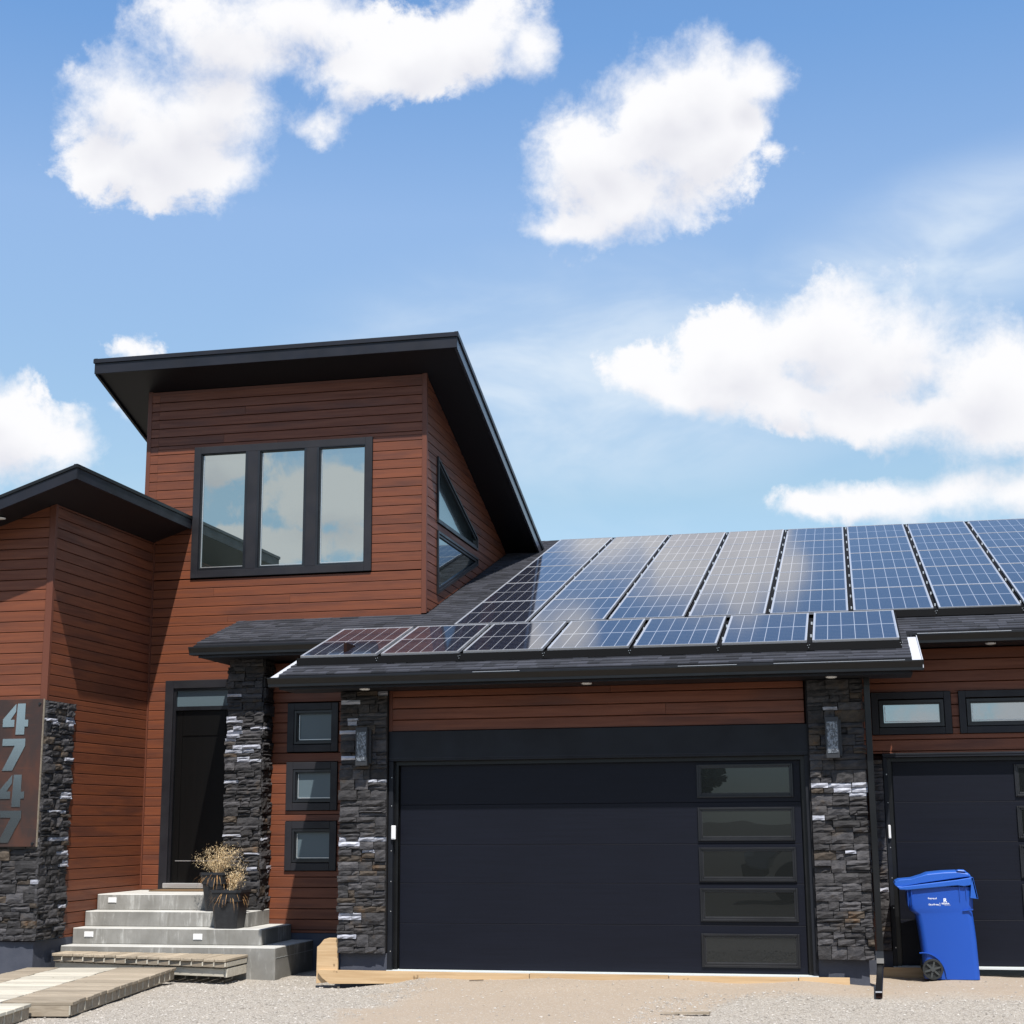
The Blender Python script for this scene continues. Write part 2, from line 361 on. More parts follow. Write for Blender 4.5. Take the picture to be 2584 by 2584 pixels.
def ground_build(t, b):
    p = oc(t); s = t.add('ShaderNodeSeparateXYZ', {0: p})
    x, y = s.outputs[0], s.outputs[1]
    nb = t.noise(p, .75, 5, .6); nb2 = t.noise(p, 3.2, 5, .65)
    wob = t.math('ADD', t.math('MULTIPLY', t.math('SUBTRACT', nb, .5), 2.2), t.math('MULTIPLY', t.math('SUBTRACT', nb2, .5), .9))
    # dirt in front of the doors, gravel over the rest
    a1 = t.step(t.math('ADD', x, wob), .1, .8)                       # 0 at the left
    yl = t.add('ShaderNodeMapRange', {'Value': x, 'From Min': 2.6, 'From Max': 4.2, 'To Min': -6.0, 'To Max': -1.05}).outputs[0]
    a2 = t.step(t.math('SUBTRACT', t.math('ADD', y, t.math('MULTIPLY', wob, .55)), yl), -.35, .45)
    dirt = t.math('MULTIPLY', a1, a2)
    v1 = t.add('ShaderNodeTexVoronoi', {'Vector': p, 'Scale': 64.0}); v2 = t.add('ShaderNodeTexVoronoi', {'Vector': p, 'Scale': 150.0})
    vc = t.add('ShaderNodeSeparateColor', {0: v1.outputs['Color']}).outputs[0]; vc2 = t.add('ShaderNodeSeparateColor', {0: v2.outputs['Color']}).outputs[1]
    gcol = t.mix(vc, (.25, .222, .185), (.50, .46, .405))
    gcol = t.mix(t.step(v1.outputs['Distance'], .5, .75, 0, .55), gcol, (.13, .112, .095))
    gcol = t.mix(t.math('MULTIPLY', t.step(nb2, .35, .65), .35), gcol, (.39, .345, .29))
    dcol = t.mix(vc2, (.295, .238, .182), (.395, .328, .258))
    dcol = t.mix(t.math('MULTIPLY', t.step(nb2, .3, .7), .5), dcol, (.335, .27, .205))
    dcol = t.mix(t.step(vc, .88, .93, 0, .5), dcol, (.44, .40, .35))
    far = t.math('MAXIMUM', t.step(t.math('ADD', y, wob), -6.5, -8.5), t.step(t.math('ABSOLUTE', t.math('ADD', x, -1.0)), 10.0, 13.0))  # unseen outer ground, darkened to cut light bounced onto the house
    c = t.mix(dirt, gcol, dcol); c = t.mix(t.math('MULTIPLY', far, .92), c, (.10, .092, .072))
    t.l.new(c, b.inputs['Base Color'])
    h = t.math('ADD', t.math('MULTIPLY', t.math('SUBTRACT', 1.0, v1.outputs['Distance']), t.math('SUBTRACT', 1.0, t.math('MULTIPLY', dirt, .75))), t.math('MULTIPLY', v2.outputs['Distance'], -.3))
    bump(t, b, h, .6, .014)
mat('ground', rough=.95, spec=.15, build=ground_build)
def peb(t, b):
    a = t.add('ShaderNodeAttribute', attribute_name='tone')
    t.l.new(t.mix(a.outputs['Fac'], (.23, .205, .175), (.47, .435, .39)), b.inputs['Base Color'])
mat('pebble', rough=.85, spec=.25, build=peb)
mat('road', (.06, .06, .06), .9, .2)
mat('neighbour_wall', (.16, .155, .145), .7, .3); mat('neighbour_roof', (.05, .05, .055), .85, .2); mat('leaf', (.035, .07, .02), .7, .2); mat('bark', (.09, .065, .045), .9, .1)
mat('truck_paint', (.42, .42, .43), .3, .5, coat=.6); mat('tyre', (.015, .015, .015), .8, .2); mat('dark_glass', (.01, .012, .014), .05, .5)

# ------------------------------------------------------------------ mesh builder
WO = {}      # world origin of each built object (no rotations among house parts)
class MB:
    def __init__(s): s.v = []; s.f = []; s.m = []
    def poly(s, pts, m=0):
        i = len(s.v); s.v += [tuple(p) for p in pts]; s.f.append(tuple(range(i, i+len(pts)))); s.m.append(m)
    def prism(s, a, b, m=0, caps=True):            # two matching rings
        n = len(a); i = len(s.v); s.v += [tuple(p) for p in a] + [tuple(p) for p in b]
        for k in range(n):
            k2 = (k+1) % n; s.f.append((i+k, i+k2, i+n+k2, i+n+k)); s.m.append(m)
        if caps:
            s.f.append(tuple(i+k for k in reversed(range(n)))); s.m.append(m)
            s.f.append(tuple(i+n+k for k in range(n))); s.m.append(m)
        return s
    def box(s, x0, x1, y0, y1, z0, z1, m=0):
        return s.prism([(x0, y0, z0), (x1, y0, z0), (x1, y1, z0), (x0, y1, z0)], [(x0, y0, z1), (x1, y0, z1), (x1, y1, z1), (x0, y1, z1)], m)
    def chain(s, rings, m=0):
        n = len(rings[0]); i = len(s.v)
        for r in rings: s.v += [tuple(p) for p in r]
        for j in range(len(rings)-1):
            for k in range(n):
                k2 = (k+1) % n; a = i+j*n; s.f.append((a+k, a+k2, a+n+k2, a+n+k)); s.m.append(m)
        s.f.append(tuple(i+k for k in reversed(range(n)))); s.m.append(m)
        e = i+(len(rings)-1)*n; s.f.append(tuple(e+k for k in range(n))); s.m.append(m)
        return s
    def cyl(s, c, axis, r0, r1, h, n=24, m=0):
        ax = Vector(axis).normalized(); t = Vector((0, 0, 1)) if abs(ax.z) < .9 else Vector((1, 0, 0))
        a = ax.cross(t).normalized(); b = ax.cross(a); c = Vector(c)
        R0 = [c + a*math.cos(2*math.pi*k/n)*r0 + b*math.sin(2*math.pi*k/n)*r0 for k in range(n)]
        R1 = [c + ax*h + a*math.cos(2*math.pi*k/n)*r1 + b*math.sin(2*math.pi*k/n)*r1 for k in range(n)]
        return s.prism(R0, R1, m)
    def build(s, name, mats, parent=None, center=True, bevel=0, smooth=False, attr=None, uv=None, origin=None):
        xs = list(zip(*s.v))
        c = Vector(((min(xs[0])+max(xs[0]))/2, (min(xs[1])+max(xs[1]))/2, (min(xs[2])+max(xs[2]))/2)) if center else Vector((0, 0, 0))
        if origin is not None: c = Vector(origin)
        me = bpy.data.meshes.new(name)
        me.from_pydata([(x-c.x, y-c.y, z-c.z) for x, y, z in s.v], [], s.f)
        if isinstance(mats, str): mats = [mats]
        for mm in mats: me.materials.append(MATS[mm])
        me.polygons.foreach_set('material_index', s.m)
        if smooth: me.polygons.foreach_set('use_smooth', [True]*len(s.f))
        if attr is not None:
            at = me.attributes.new('tone', 'FLOAT', 'FACE'); at.data.foreach_set('value', attr)
        if uv:
            l = me.uv_layers.new(name='UVMap'); flat = [q for f in uv for p in f for q in p]; l.data.foreach_set('uv', flat)
        me.update()
        import bmesh
        bm = bmesh.new(); bm.from_mesh(me); bmesh.ops.recalc_face_normals(bm, faces=bm.faces) if not uv else None; bm.to_mesh(me); bm.free()
        o = bpy.data.objects.new(name, me); COL.objects.link(o)
        WO[o.name] = c
        if parent is not None:
            o.parent = parent; o.location = c - WO[parent.name]
        else: o.location = c
        if bevel:
            md = o.modifiers.new('bevel', 'BEVEL'); md.width = bevel; md.segments = 1; md.limit_method = 'ANGLE'; md.angle_limit = R(40)
        return o
def tag(o, label=None, cat=None, group=None, kind=None):
    if label: o['label'] = label
    if cat: o['category'] = cat
    if group: o['group'] = group
    if kind: o['kind'] = kind
    return o
def empty(name, loc, label=None, cat=None, group=None, parent=None):
    o = bpy.data.objects.new(name, None); COL.objects.link(o); o.empty_display_size = .2
    WO[o.name] = Vector(loc)
    o.location = Vector(loc) - (WO[parent.name] if parent else Vector((0, 0, 0)))
    if parent: o.parent = parent
    return tag(o, label, cat, group)

# ================================================================== HOUSE
ZR = lambda y: 3.592 + y/3.0            # main roof plane (top of shingles)
house = empty('house', (1, 3, 0), 'modern house with reddish brown board siding, black trim, a tall window tower and shed roofs', 'house')
PH = .1355                               # board exposure
Z00 = 2.742 - 60*PH                      # courses line up at the garage header

def plank_wall(wall, axis, plane, depth, zlo, zhi, lfun, rfun, openings, outward, maxlen=99):
    """boards on a wall. axis 0: runs along x at y=plane; axis 1: runs along y at x=plane."""
    k = math.floor((zlo-Z00)/PH)
    while True:
        za = Z00 + k*PH; zb = za + PH; k += 1
        if za >= zhi - 1e-4: break
        a, b = max(za+.0038, zlo), min(zb-.0038, zhi)
        if b - a < .012: continue
        cuts = sorted({a, b, *[q for op in openings for q in op['z'] if a < q < b]})
        # treat the board as a whole unless an opening edge cuts it
        segs = []
        for c0, c1 in zip(cuts[:-1], cuts[1:]):
            if c1 - c0 < .012: continue
            zm = (c0+c1)/2
            iv = [((lfun(c0), lfun(c1)), (rfun(c0), rfun(c1)))]
            for op in openings:
                if op['z'][0] < zm < op['z'][1]:
                    nl = []
                    L0, L1, R0, R1 = op['l'](c0), op['l'](c1), op['r'](c0), op['r'](c1)
                    for (l, r) in iv:
                        lm, rm = sum(l)/2, sum(r)/2
                        if (R0+R1)/2 <= lm or (L0+L1)/2 >= rm: nl.append((l, r)); continue
                        if (L0+L1)/2 > lm: nl.append((l, (L0, L1)))
                        if (R0+R1)/2 < rm: nl.append(((R0, R1), r))
                    iv = nl
            for (l, r) in iv:
                if max(r[0]-l[0], r[1]-l[1]) > .03:
                    ln = r[0]-l[0]
                    if axis == 0 and ln > 2.6 and rnd.random() < .42:      # butt joint
                        q = l[0]+ln*rnd.uniform(.2, .8); segs += [(c0, c1, l, (q-.0016, q-.0016)), (c0, c1, (q+.0016, q+.0016), r)]
                    else: segs.append((c0, c1, l, r))
        for c0, c1, l, r in segs:
            r = (max(r[0], l[0]+.002), max(r[1], l[1]+.002))
            ch = .006 if c1-c0 > .05 else .002
            mb = MB()
            out = outward
            prof = [(0, c0), (depth-ch, c0), (depth, c0+ch*.6), (depth, c1-ch), (depth-ch, c1), (0, c1)]
            def X(lr, z): t = 0 if c1 == c0 else (z-c0)/(c1-c0); return lr[0]*(1-t)+lr[1]*t
            if axis == 0:
                A = [(X(l, z), plane+out*d, z) for d, z in prof]; B = [(X(r, z), plane+out*d, z) for d, z in prof]
            else:
                A = [(plane+out*d, X(l, z), z) for d, z in prof]; B = [(plane+out*d, X(r, z), z) for d, z in prof]
            mb.prism(A, B); mb.build('plank', 'wood_x' if axis == 0 else 'wood_y', wall)
const = lambda v: (lambda z: v)
def op(l, r, z0, z1):
    return dict(l=l if callable(l) else const(l), r=r if callable(r) else const(r), z=(z0, z1))
PD = .016
# planks sit on a dark backing wall whose face is .012 behind the plank face
def wall_box(name, *b, m='wall_back'):
    mb = MB()
    mb.box(*b)
    return mb.build(name, m, house)

# --- front entry wall + tower front (y = 2.87)
w_front = wall_box('tower_front_wall', -4.68, -.382, 2.975, 3.0, .4, 8.03)
LX = lambda z: -4.515 if z < 5.755 else -4.64
opens = [op(-3.925, -1.160, 5.193, 7.162), op(-4.242, -2.9, .4, 3.709)]
plank_wall(w_front, 0, 2.884, .014, .775, 8.02, const(-4.515), const(-.425), [op(-9, -4.515, 0, 9)] + opens + [op(-3.14, .5, .5, 4.535)], -1)
# above the wing roof the tower continues to its own left corner
plank_wall(w_front, 0, 2.884, .014, 5.76, 8.02, const(-4.64), const(-4.517), [], -1)
# under the canopy the wall goes on to the right of the door (in shade behind the pillar)
MB().box(-3.06, -2.30, 2.872, 2.884, .78, 3.85).build('siding', 'wood_x', w_front)
# corner trims of the tower
MB().box(-4.705, -4.64, 2.862, 2.98, 5.76, 8.10).build('corner_trim', 'wood_trim', house, bevel=.004)
MB().prism([(-.425, 2.862, 4.56), (-.354, 2.862, 4.56), (-.354, 2.925, 4.575), (-.425, 2.925, 4.575)], [(-.425, 2.862, 8.07), (-.354, 2.862, 8.07), (-.354, 2.925, 8.05), (-.425, 2.925, 8.05)]).build('corner_trim', 'wood_trim', house, bevel=.004)
MB().box(-4.64, -.425, 2.864, 2.885, 8.015, 8.055).build('top_trim', 'wood_trim', house)
# tower left, back walls
wall_box('tower_left_wall', -4.70, -4.68, 2.98, 8.2, 3.5, 6.3)
MB().prism([(-4.70, 2.92, 5.7), (-4.69, 2.92, 5.7), (-4.69, 8.2, 5.7), (-4.70, 8.2, 5.7)], [(-4.70, 2.92, 8.03), (-4.69, 2.92, 8.03), (-4.69, 8.2, 6.27), (-4.70, 8.2, 6.27)]).build('tower_left_siding', 'wood_y', house)
# --- tower side wall (x = -.362), clipped by the two slopes
def soff(y): return 8.06 - (y-2.87)/3.0
mb = MB(); mb.prism([(-.46, 3.0, 4.3), (-.44, 3.0, 4.3), (-.44, 8.3, 5.9), (-.46, 8.3, 5.9)], [(-.46, 3.0, 8.0), (-.44, 3.0, 8.0), (-.44, 8.3, 6.24), (-.46, 8.3, 6.24)])
w_side = mb.build('tower_side_wall', 'wall_back', house)
yroof_lo = lambda z: 3*(z-3.592)         # where the main roof cuts height z
def rY(z):                               # right (back) limit of a board at height z
    if z <= 6.30: return yroof_lo(z)
    return 2.87 + 3*(8.05-z)
tri = op(3.455, (lambda z: 3.455 + (6.975-z)*3.02 if z > 6.19 else 5.935), 5.97, 6.972)
trap = op(3.455, (lambda z: min(5.935, 3.455+(z-4.915)*3.0)), 4.915, 5.862)
plank_wall(w_side, 1, -.378, .016, 4.60, 6.29, const(2.93), rY, [tri, trap], 1)
plank_wall(w_side, 1, -.378, .016, 6.29, 8.03, const(2.93), rY, [tri], 1)

def soffit_tri(): pass
# --- tower roof: mono pitch, high side to the front
def slab(name, ring, th, m, parent, **kw):
    mb = MB(); mb.prism([(x, y, z-th) for x, y, z in ring], ring); return mb.build(name, m, parent, **kw)
TZ = lambda y: 8.06 - (y-2.87)/3.0 + .0   # soffit plane
ring = lambda x0, x1, y0, y1, dz: [(x0, y0, TZ(y0)+dz), (x1, y0, TZ(y0)+dz), (x1, y1, TZ(y1)+dz), (x0, y1, TZ(y1)+dz)]
t_roof = slab('tower_roof', ring(-5.26, .20, 2.30, 8.85, .17), .13, 'soffit_black', house)
mb = MB(); tones = []
slab('soffit', ring(-5.26, .205, 2.30, 8.85, .035), .03, 'soffit_black', t_roof)
# fascias
mb = MB(); mb.box(-5.30, .245, 2.262, 2.298, 8.225, 8.405); mb.build('fascia', 'fascia_black', t_roof, bevel=.004)
mb = MB(); mb.box(-5.315, .258, 2.242, 2.30, 8.385, 8.45); mb.build('drip_edge', 'fascia_black', t_roof, bevel=.004)
def rake(x0, x1, y0, y1, a, b, name, m='fascia_black'):
    return MB().prism([(x0, y0, TZ(y0)+a), (x1, y0, TZ(y0)+a), (x1, y1, TZ(y1)+a), (x0, y1, TZ(y1)+a)], [(x0, y0, TZ(y0)+b), (x1, y0, TZ(y0)+b), (x1, y1, TZ(y1)+b), (x0, y1, TZ(y1)+b)]).build(name, m, t_roof)
rake(.206, .243, 2.30, 8.9, -.035, .135, 'rake_fascia', 'fascia_sheen' if 'fascia_sheen' in MATS else 'fascia_black')
rake(.206, .262, 2.27, 8.9, .137, .205, 'rake_edge', 'gutter_black')
rake(-5.30, -5.262, 2.30, 8.9, -.035, .135, 'rake_fascia'); rake(-5.315, -5.262, 2.27, 8.9, .137, .205, 'rake_edge', 'gutter_black')
MB().prism([(-5.30, 2.27, TZ(2.27)+.19), (.25, 2.27, TZ(2.27)+.19), (.25, 8.9, TZ(8.9)+.19), (-5.30, 8.9, TZ(8.9)+.19)], [(-5.30, 2.27, TZ(2.27)+.20), (.25, 2.27, TZ(2.27)+.20), (.25, 8.9, TZ(8.9)+.20), (-5.30, 8.9, TZ(8.9)+.20)]).build('roof_covering', 'gutter_black', t_roof)
MB().box(-5.30, .25, 8.86, 8.90, TZ(8.88)-.03, TZ(8.88)+.17).build('fascia', 'fascia_black', t_roof)

# --- wing (left): side wall x=-4.515, front y=-.025
WT = lambda x: 5.755 + (x+4.515)/3.0       # soffit over the wing (rises to the right)
w_ws = wall_box('wing_side_wall', -4.60, -4.531, .0, 2.87, .3, 5.745)
plank_wall(w_ws, 1, -4.531, .016, .268, 5.75, const(.03), const(2.862), [op(-1, .625, 0, 3.215)], 1)
MB().box(-4.531, -4.500, 2.842, 2.868, .77, 5.75).build('corner_trim', 'wood_trim', house)
mb = MB(); mb.prism([(-8.5, -.008, .25), (-4.55, -.008, .25), (-4.55, .1, .25), (-8.5, .1, .25)], [(-8.5, -.008, WT(-8.5)), (-4.55, -.008, WT(-4.55)), (-4.55, .1, WT(-4.55)), (-8.5, .1, WT(-8.5))])
w_wf = mb.build('wing_front_wall', 'wall_back', house)
plank_wall(w_wf, 0, -.008, .016, 3.23, 5.74, (lambda z: max(-8.45, -4.6+(z-WT(-4.6))*3.0 if z > WT(-8.45) else -8.45)), const(-4.603), [], -1)
MB().prism([(-4.600, -.031, 3.22), (-4.508, -.031, 3.22), (-4.508, .03, 3.22), (-4.600, .03, 3.22)], [(-4.600, -.031, 5.73), (-4.508, -.031, 5.755), (-4.508, .03, 5.755), (-4.600, .03, 5.73)]).build('corner_trim', 'wood_trim', house, bevel=.004)
# wing foundation
MB().box(-8.5, -4.513, -.02, 2.87, -.45, .272).build('foundation', 'foundation_paint', house)
# wing roof
def wring(x0, x1, y0, y1, dz): return [(x0, y0, WT(x0)+dz), (x1, y0, WT(x1)+dz), (x1, y1, WT(x1)+dz), (x0, y1, WT(x0)+dz)]
wr = slab('wing_roof', wring(-8.8, -3.965, -.585, 2.86, .15), .11, 'soffit_black', house)
slab('soffit', wring(-8.8, -3.96, -.585, 2.86, .03), .028, 'soffit_black', wr)
MB().box(-3.963, -3.928, -.62, 2.858, 5.925, 6.085).build('fascia', 'fascia_black', wr, bevel=.004)
MB().box(-3.97, -3.912, -.635, 2.858, 6.068, 6.115).build('drip_edge', 'gutter_black', wr, bevel=.003)
MB().prism([(-8.8, -.622, WT(-8.8)-.02), (-3.93, -.622, WT(-3.93)-.02), (-3.93, -.587, WT(-3.93)-.02), (-8.8, -.587, WT(-8.8)-.02)], [(-8.8, -.622, WT(-8.8)+.125), (-3.93, -.622, WT(-3.93)+.125), (-3.93, -.587, WT(-3.93)+.125), (-8.8, -.587, WT(-8.8)+.125)]).build('rake_fascia', 'fascia_black', wr)
MB().prism([(-8.8, -.638, WT(-8.8)+.125), (-3.925, -.638, WT(-3.925)+.125), (-3.925, -.585, WT(-3.925)+.125), (-8.8, -.585, WT(-8.8)+.125)], [(-8.8, -.638, WT(-8.8)+.165), (-3.925, -.638, WT(-3.925)+.165), (-3.925, -.585, WT(-3.925)+.165), (-8.8, -.585, WT(-8.8)+.165)]).build('rake_edge', 'gutter_black', wr)

# --- small-window wall (y = 2.0) between pillar and garage
w_sm = wall_box('recess_wall', -2.30, -.57, 2.062, 2.10, .2, 3.83)
SW = [(2.618, 3.270), (1.846, 2.482), (1.064, 1.702)]
plank_wall(w_sm, 0, 2.016, .016, .268, 3.82, const(-2.30), const(-.575), [op(-2.044, -1.320, a-.006, b+.006) for a, b in SW], -1)
MB().box(-2.35, -.57, 2.0, 2.14, -.45, .262).build('foundation', 'foundation_paint', house)
wall_box('recess_side_wall', -2.33, -2.30, 2.0, 2.87, .3, 3.83)
# --- garage front (y = 0)
w_g = wall_box('garage_front_wall', .0, 4.90, .016, .10, 2.40, 3.23)
MB().box(-.60, .02, .016, .2, .17, 3.23).build('wall_core', 'wall_back', house); MB().box(4.88, 5.50, .016, .2, .17, 3.23).build('wall_core', 'wall_back', house)
plank_wall(w_g, 0, .016, .016, 2.743, 3.228, const(.035), const(4.885), [], -1)
MB().box(-.003, .033, -.008, .03, 2.743, 3.228).build('corner_trim', 'wood_trim', house)
MB().box(-.57, -.002, -.004, 2.0, -.45, .186).build('foundation', 'foundation_paint', house)
MB().box(4.895, 5.465, -.004, 1.3, -.45, .178).build('foundation', 'foundation_paint', house)
wall_box('garage_side_wall', 5.40, 5.454, .02, 1.30, .17, 3.6)
MB().box(5.454, 5.468, .02, 1.29, .18, 3.2).build('siding', 'wood_y', house)
wall_box('garage_side_wall', -.60, -.56, .02, 2.0, .17, 3.83)
# --- second garage front (y = 1.3)
w_g2 = wall_box('second_garage_wall', 5.47, 11.0, 1.362, 1.40, 2.42, 3.72)
plank_wall(w_g2, 0, 1.316, .016, 2.448, 3.70, const(5.47), const(10.2), [op(5.644, 6.578, 2.667, 3.174), op(6.659, 7.593, 2.667, 3.174), op(7.674, 8.608, 2.667, 3.174)], -1)
MB().box(5.466, 5.79, 1.30, 1.6, -.45, .17).build('foundation', 'foundation_paint', house)
wall_box('wall_core', 5.46, 5.79, 1.317, 1.5, .17, 2.42)

# --- windows
def window(x0, x1, z0, z1, y, trim, fr, glass, lites, name='window', gl=None, zt=None):
    """trim outer rect; lites: list of (x0,x1,z0,z1) glass rectangles"""
    wd = empty(name, ((x0+x1)/2, y, z0), parent=house)
    t = trim
    mb = MB()
    mb.box(x0, x0+t, y-.030, y+.02, z0, z1); mb.box(x1-t, x1, y-.030, y+.02, z0, z1)
    mb.box(x0+t, x1-t, y-.030, y+.02, z1-t, z1); mb.box(x0+t, x1-t, y-.030, y+.02, z0, z0+t)
    if len(lites) > 1:
        for (a, b) in zip(lites[:-1], lites[1:]): mb.box(a[1]+fr+.018, b[0]-fr-.018, y-.030, y+.02, z0+t, z1-t)
    mb.build('trim', 'trim_black', wd, bevel=.003)
    for (a, b, c, d) in lites:
        mb = MB(); f = fr+.018
        for (g0, dy0) in ((f, -.016), (f*.55, .004)):
            A, B, Cc, Dd = a-g0, b+g0, c-g0, d+g0; k = g0*.5
            mb.box(A, A+k, y+dy0-.012, y+.055, Cc, Dd); mb.box(B-k, B, y+dy0-.012, y+.055, Cc, Dd)
            mb.box(A+k, B-k, y+dy0-.012, y+.055, Dd-k, Dd); mb.box(A+k, B-k, y+dy0-.012, y+.055, Cc, Cc+k)
        mb.build('frame', 'frame_black', wd)
        MB().box(a-.02, b+.02, y+.030, y+.036, c-.02, d+.02).build('pane', glass, wd)
        mb = MB(); mb.box(a-.001, b+.001, y+.018, y+.029, c-.006, c+.004); mb.box(a-.006, a+.003, y+.018, y+.029, c, d); mb.build('spacer', 'silver_trim', wd)
    return wd
window(-3.920, -1.165, 5.196, 7.160, 2.87, .105, .045, 'tower_glass', [(-3.780, -3.137, 5.355, 7.028), (-2.853, -2.225, 5.348, 7.020), (-1.940, -1.303, 5.349, 7.016)])
for a, b in SW:
    window(-2.040, -1.322, a, b, 2.0, .095, .04, 'frosted_glass', [(-1.880, -1.405, a+.165, b-.160)])
for x in (5.648, 6.662, 7.676):
    window(x, x+.926, 2.670, 3.171, 1.3, .08, .05, 'clerestory_glass', [(x+.158, x+.77, 2.826, 3.006)])
# tower side windows (triangle and trapezoid) in plane x=-.362
def side_window(poly):
    cy = sum(p[0] for p in poly)/len(poly); cz = sum(p[1] for p in poly)/len(poly)
    wd = empty('window', (-.362, cy, min(p[1] for p in poly)), parent=house)
    def inset(poly, d):
        n = len(poly); out = []
        for i in range(n):
            p0, p1, p2 = Vector(poly[i-1]), Vector(poly[i]), Vector(poly[(i+1) % n])
            e1 = (p1-p0).normalized(); e2 = (p2-p1).normalized()
            n1 = Vector((-e1.y, e1.x)); n2 = Vector((-e2.y, e2.x))
            den = n1.x*n2.y - n1.y*n2.x
            c1 = n1.dot(p0)+d; c2 = n2.dot(p1)+d
            if abs(den) < 1e-6: out.append(tuple(p1+n1*d)); continue
            out.append(((c1*n2.y-c2*n1.y)/den, (n1.x*c2-n2.x*c1)/den))
        return out
    for (d0, d1, xo) in ((0, .035, .028), (.035, .07, .010)):
        A, B = inset(poly, d0), inset(poly, d1); mb = MB(); n = len(poly)
        for i in range(n):
            j = (i+1) % n
            q = [A[i], A[j], B[j], B[i]]
            mb.prism([(-.42, a, b) for a, b in q], [(-.362+xo, a, b) for a, b in q])
        mb.build('frame', 'frame_black', wd)
    G = inset(poly, .06); mb = MB(); mb.prism([(-.40, a, b) for a, b in G], [(-.375, a, b) for a, b in G]); mb.build('pane', 'side_glass', wd)
side_window([(3.46, 5.975), (5.93, 5.975), (5.93, 6.185), (3.46, 6.965)])
side_window([(3.46, 4.92), (5.93, 5.735), (5.93, 5.855), (3.46, 5.855)])

# --- front door
fd = empty('front_door', (-3.65, 2.87, .78), parent=house)
mb = MB(); y = 2.87
mb.box(-4.240, -4.115, y-.032, y+.03, .785, 3.708); mb.box(-3.19, -3.06, y-.032, y+.03, .785, 3.708); mb.box(-4.115, -3.19, y-.032, y+.03, 3.595, 3.708)
mb.build('trim', 'trim_black', fd, bevel=.003)
mb = MB(); mb.box(-4.113, -4.075, y-.005, y+.09, .86, 3.593); mb.box(-3.23, -3.192, y-.005, y+.09, .86, 3.593); mb.box(-4.075, -3.23, y-.005, y+.09, 3.28, 3.335); mb.box(-4.075, -3.23, y-.005, y+.09, 3.565, 3.593); mb.build('frame', 'frame_black', fd)
MB().box(-4.08, -3.225, y+.035, y+.042, 3.33, 3.57).build('transom_pane', 'frosted_glass', fd)
MB().box(-4.075, -3.23, y+.05, y+.09, .875, 3.278).build('door_panel', 'front_door_wood', fd)
mb = MB()
for (a, b, c, d) in ((-4.075, -3.98, .875, 3.278), (-3.325, -3.23, .875, 3.278), (-3.98, -3.325, .875, 1.17), (-3.98, -3.325, 2.92, 3.278)): mb.box(a, b, y+.036, y+.0515, c, d)
mb.build('door_rail', 'front_door_wood', fd, bevel=.004)
MB().box(-4.02, -3.29, y+.028, y+.037, 1.166, 1.176).build('weather_strip', 'silver_trim', fd)
MB().box(-4.16, -3.15, y-.07, y+.06, .80, .868).build('threshold', 'silver_trim', fd, bevel=.01)
MB().box(-3.31, -3.27, y+.0, y+.04, 1.72, 2.02).build('handle', 'frame_black', fd, bevel=.008)

# --- garage doors
def garage(x0, x1, ztop, ybase, jamb, wx, head, headtop, wins=True):
    gd = empty('garage_door', ((x0+x1)/2, ybase, 0), parent=house)
    yd = ybase+.10
    seams = [.004, .520, .976, 1.415, 1.878, ztop+.03]
    for a, b in zip(seams[:-1], seams[1:]):
        MB().box(x0+.06, x1-.06, yd, yd+.05, a+.0015, b-.0015).build('door_section', 'garage_door_steel', gd, bevel=.0025)
    MB().box(x0, x1, yd+.04, yd+.08, 0, ztop+.02).build('door_core', 'gutter_black', gd)
    # jambs and head
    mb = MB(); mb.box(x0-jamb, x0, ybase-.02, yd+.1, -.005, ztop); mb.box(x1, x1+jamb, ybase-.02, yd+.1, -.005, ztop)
    mb.box(x0-jamb, x1+jamb, ybase-.02, yd+.1, ztop+.001, headtop); mb.build('door_trim', 'door_trim_shaded', gd, bevel=.004)
    mb = MB(); mb.box(x0, x0+.045, yd-.045, yd-.002, 0, ztop); mb.box(x1-.045, x1, yd-.045, yd-.002, 0, ztop); mb.box(x0+.045, x1-.045, yd-.045, yd-.002, ztop-.045, ztop)
    mb.build('weather_seal', 'gutter_black', gd)
    mb = MB(); mb.box(x0-jamb, x1+jamb, ybase-.026, ybase-.021, ztop+.03, ztop+.042); mb.build('head_flashing', 'fascia_black', gd)
    for z in (.21, .66, 1.0, 1.35, 1.87, 2.2):
        MB().cyl((x0-jamb*.25, ybase-.021, z), (0, -1, 0), .006, .006, .004, 8).build('screw', 'silver_trim', gd)
    if wx:
        for c, d in ((1.976, 2.258), (1.494, 1.773), (1.046, 1.328), (.611, .880), (.117, .385)):
            a, b = wx; mb = MB()
            for g0, k, dy in ((.046, .022, -.024), (.026, .024, -.014)):
                A, B, Cc, Dd = a-g0, b+g0, c-g0, d+g0
                mb.box(A, A+k, yd+dy, yd+.01, Cc, Dd); mb.box(B-k, B, yd+dy, yd+.01, Cc, Dd); mb.box(A+k, B-k, yd+dy, yd+.01, Dd-k, Dd); mb.box(A+k, B-k, yd+dy, yd+.01, Cc, Cc+k)
            mb.build('window_frame', 'frame_black', gd, bevel=.003)
            MB().box(a-.004, b+.004, yd-.008, yd-.003, c-.004, d+.004).build('pane', 'garage_glass', gd)
            mb = MB(); mb.box(a, b, yd-.012, yd-.0085, c, c+.006); mb.box(a, a+.004, yd-.012, yd-.0085, c, d); mb.build('pane_edge', 'lamp_grey', gd)
    MB().box(x0-jamb, x1+jamb, ybase-.05, ybase+.28, -.02, .0).build('sill', 'silver_sill', gd)
    return gd
mat('silver_sill', (.62, .66, .66), .55, .4, .1)
garage(.055, 4.865, 2.389, 0, .055, (3.688, 4.682), 2.4, 2.741)
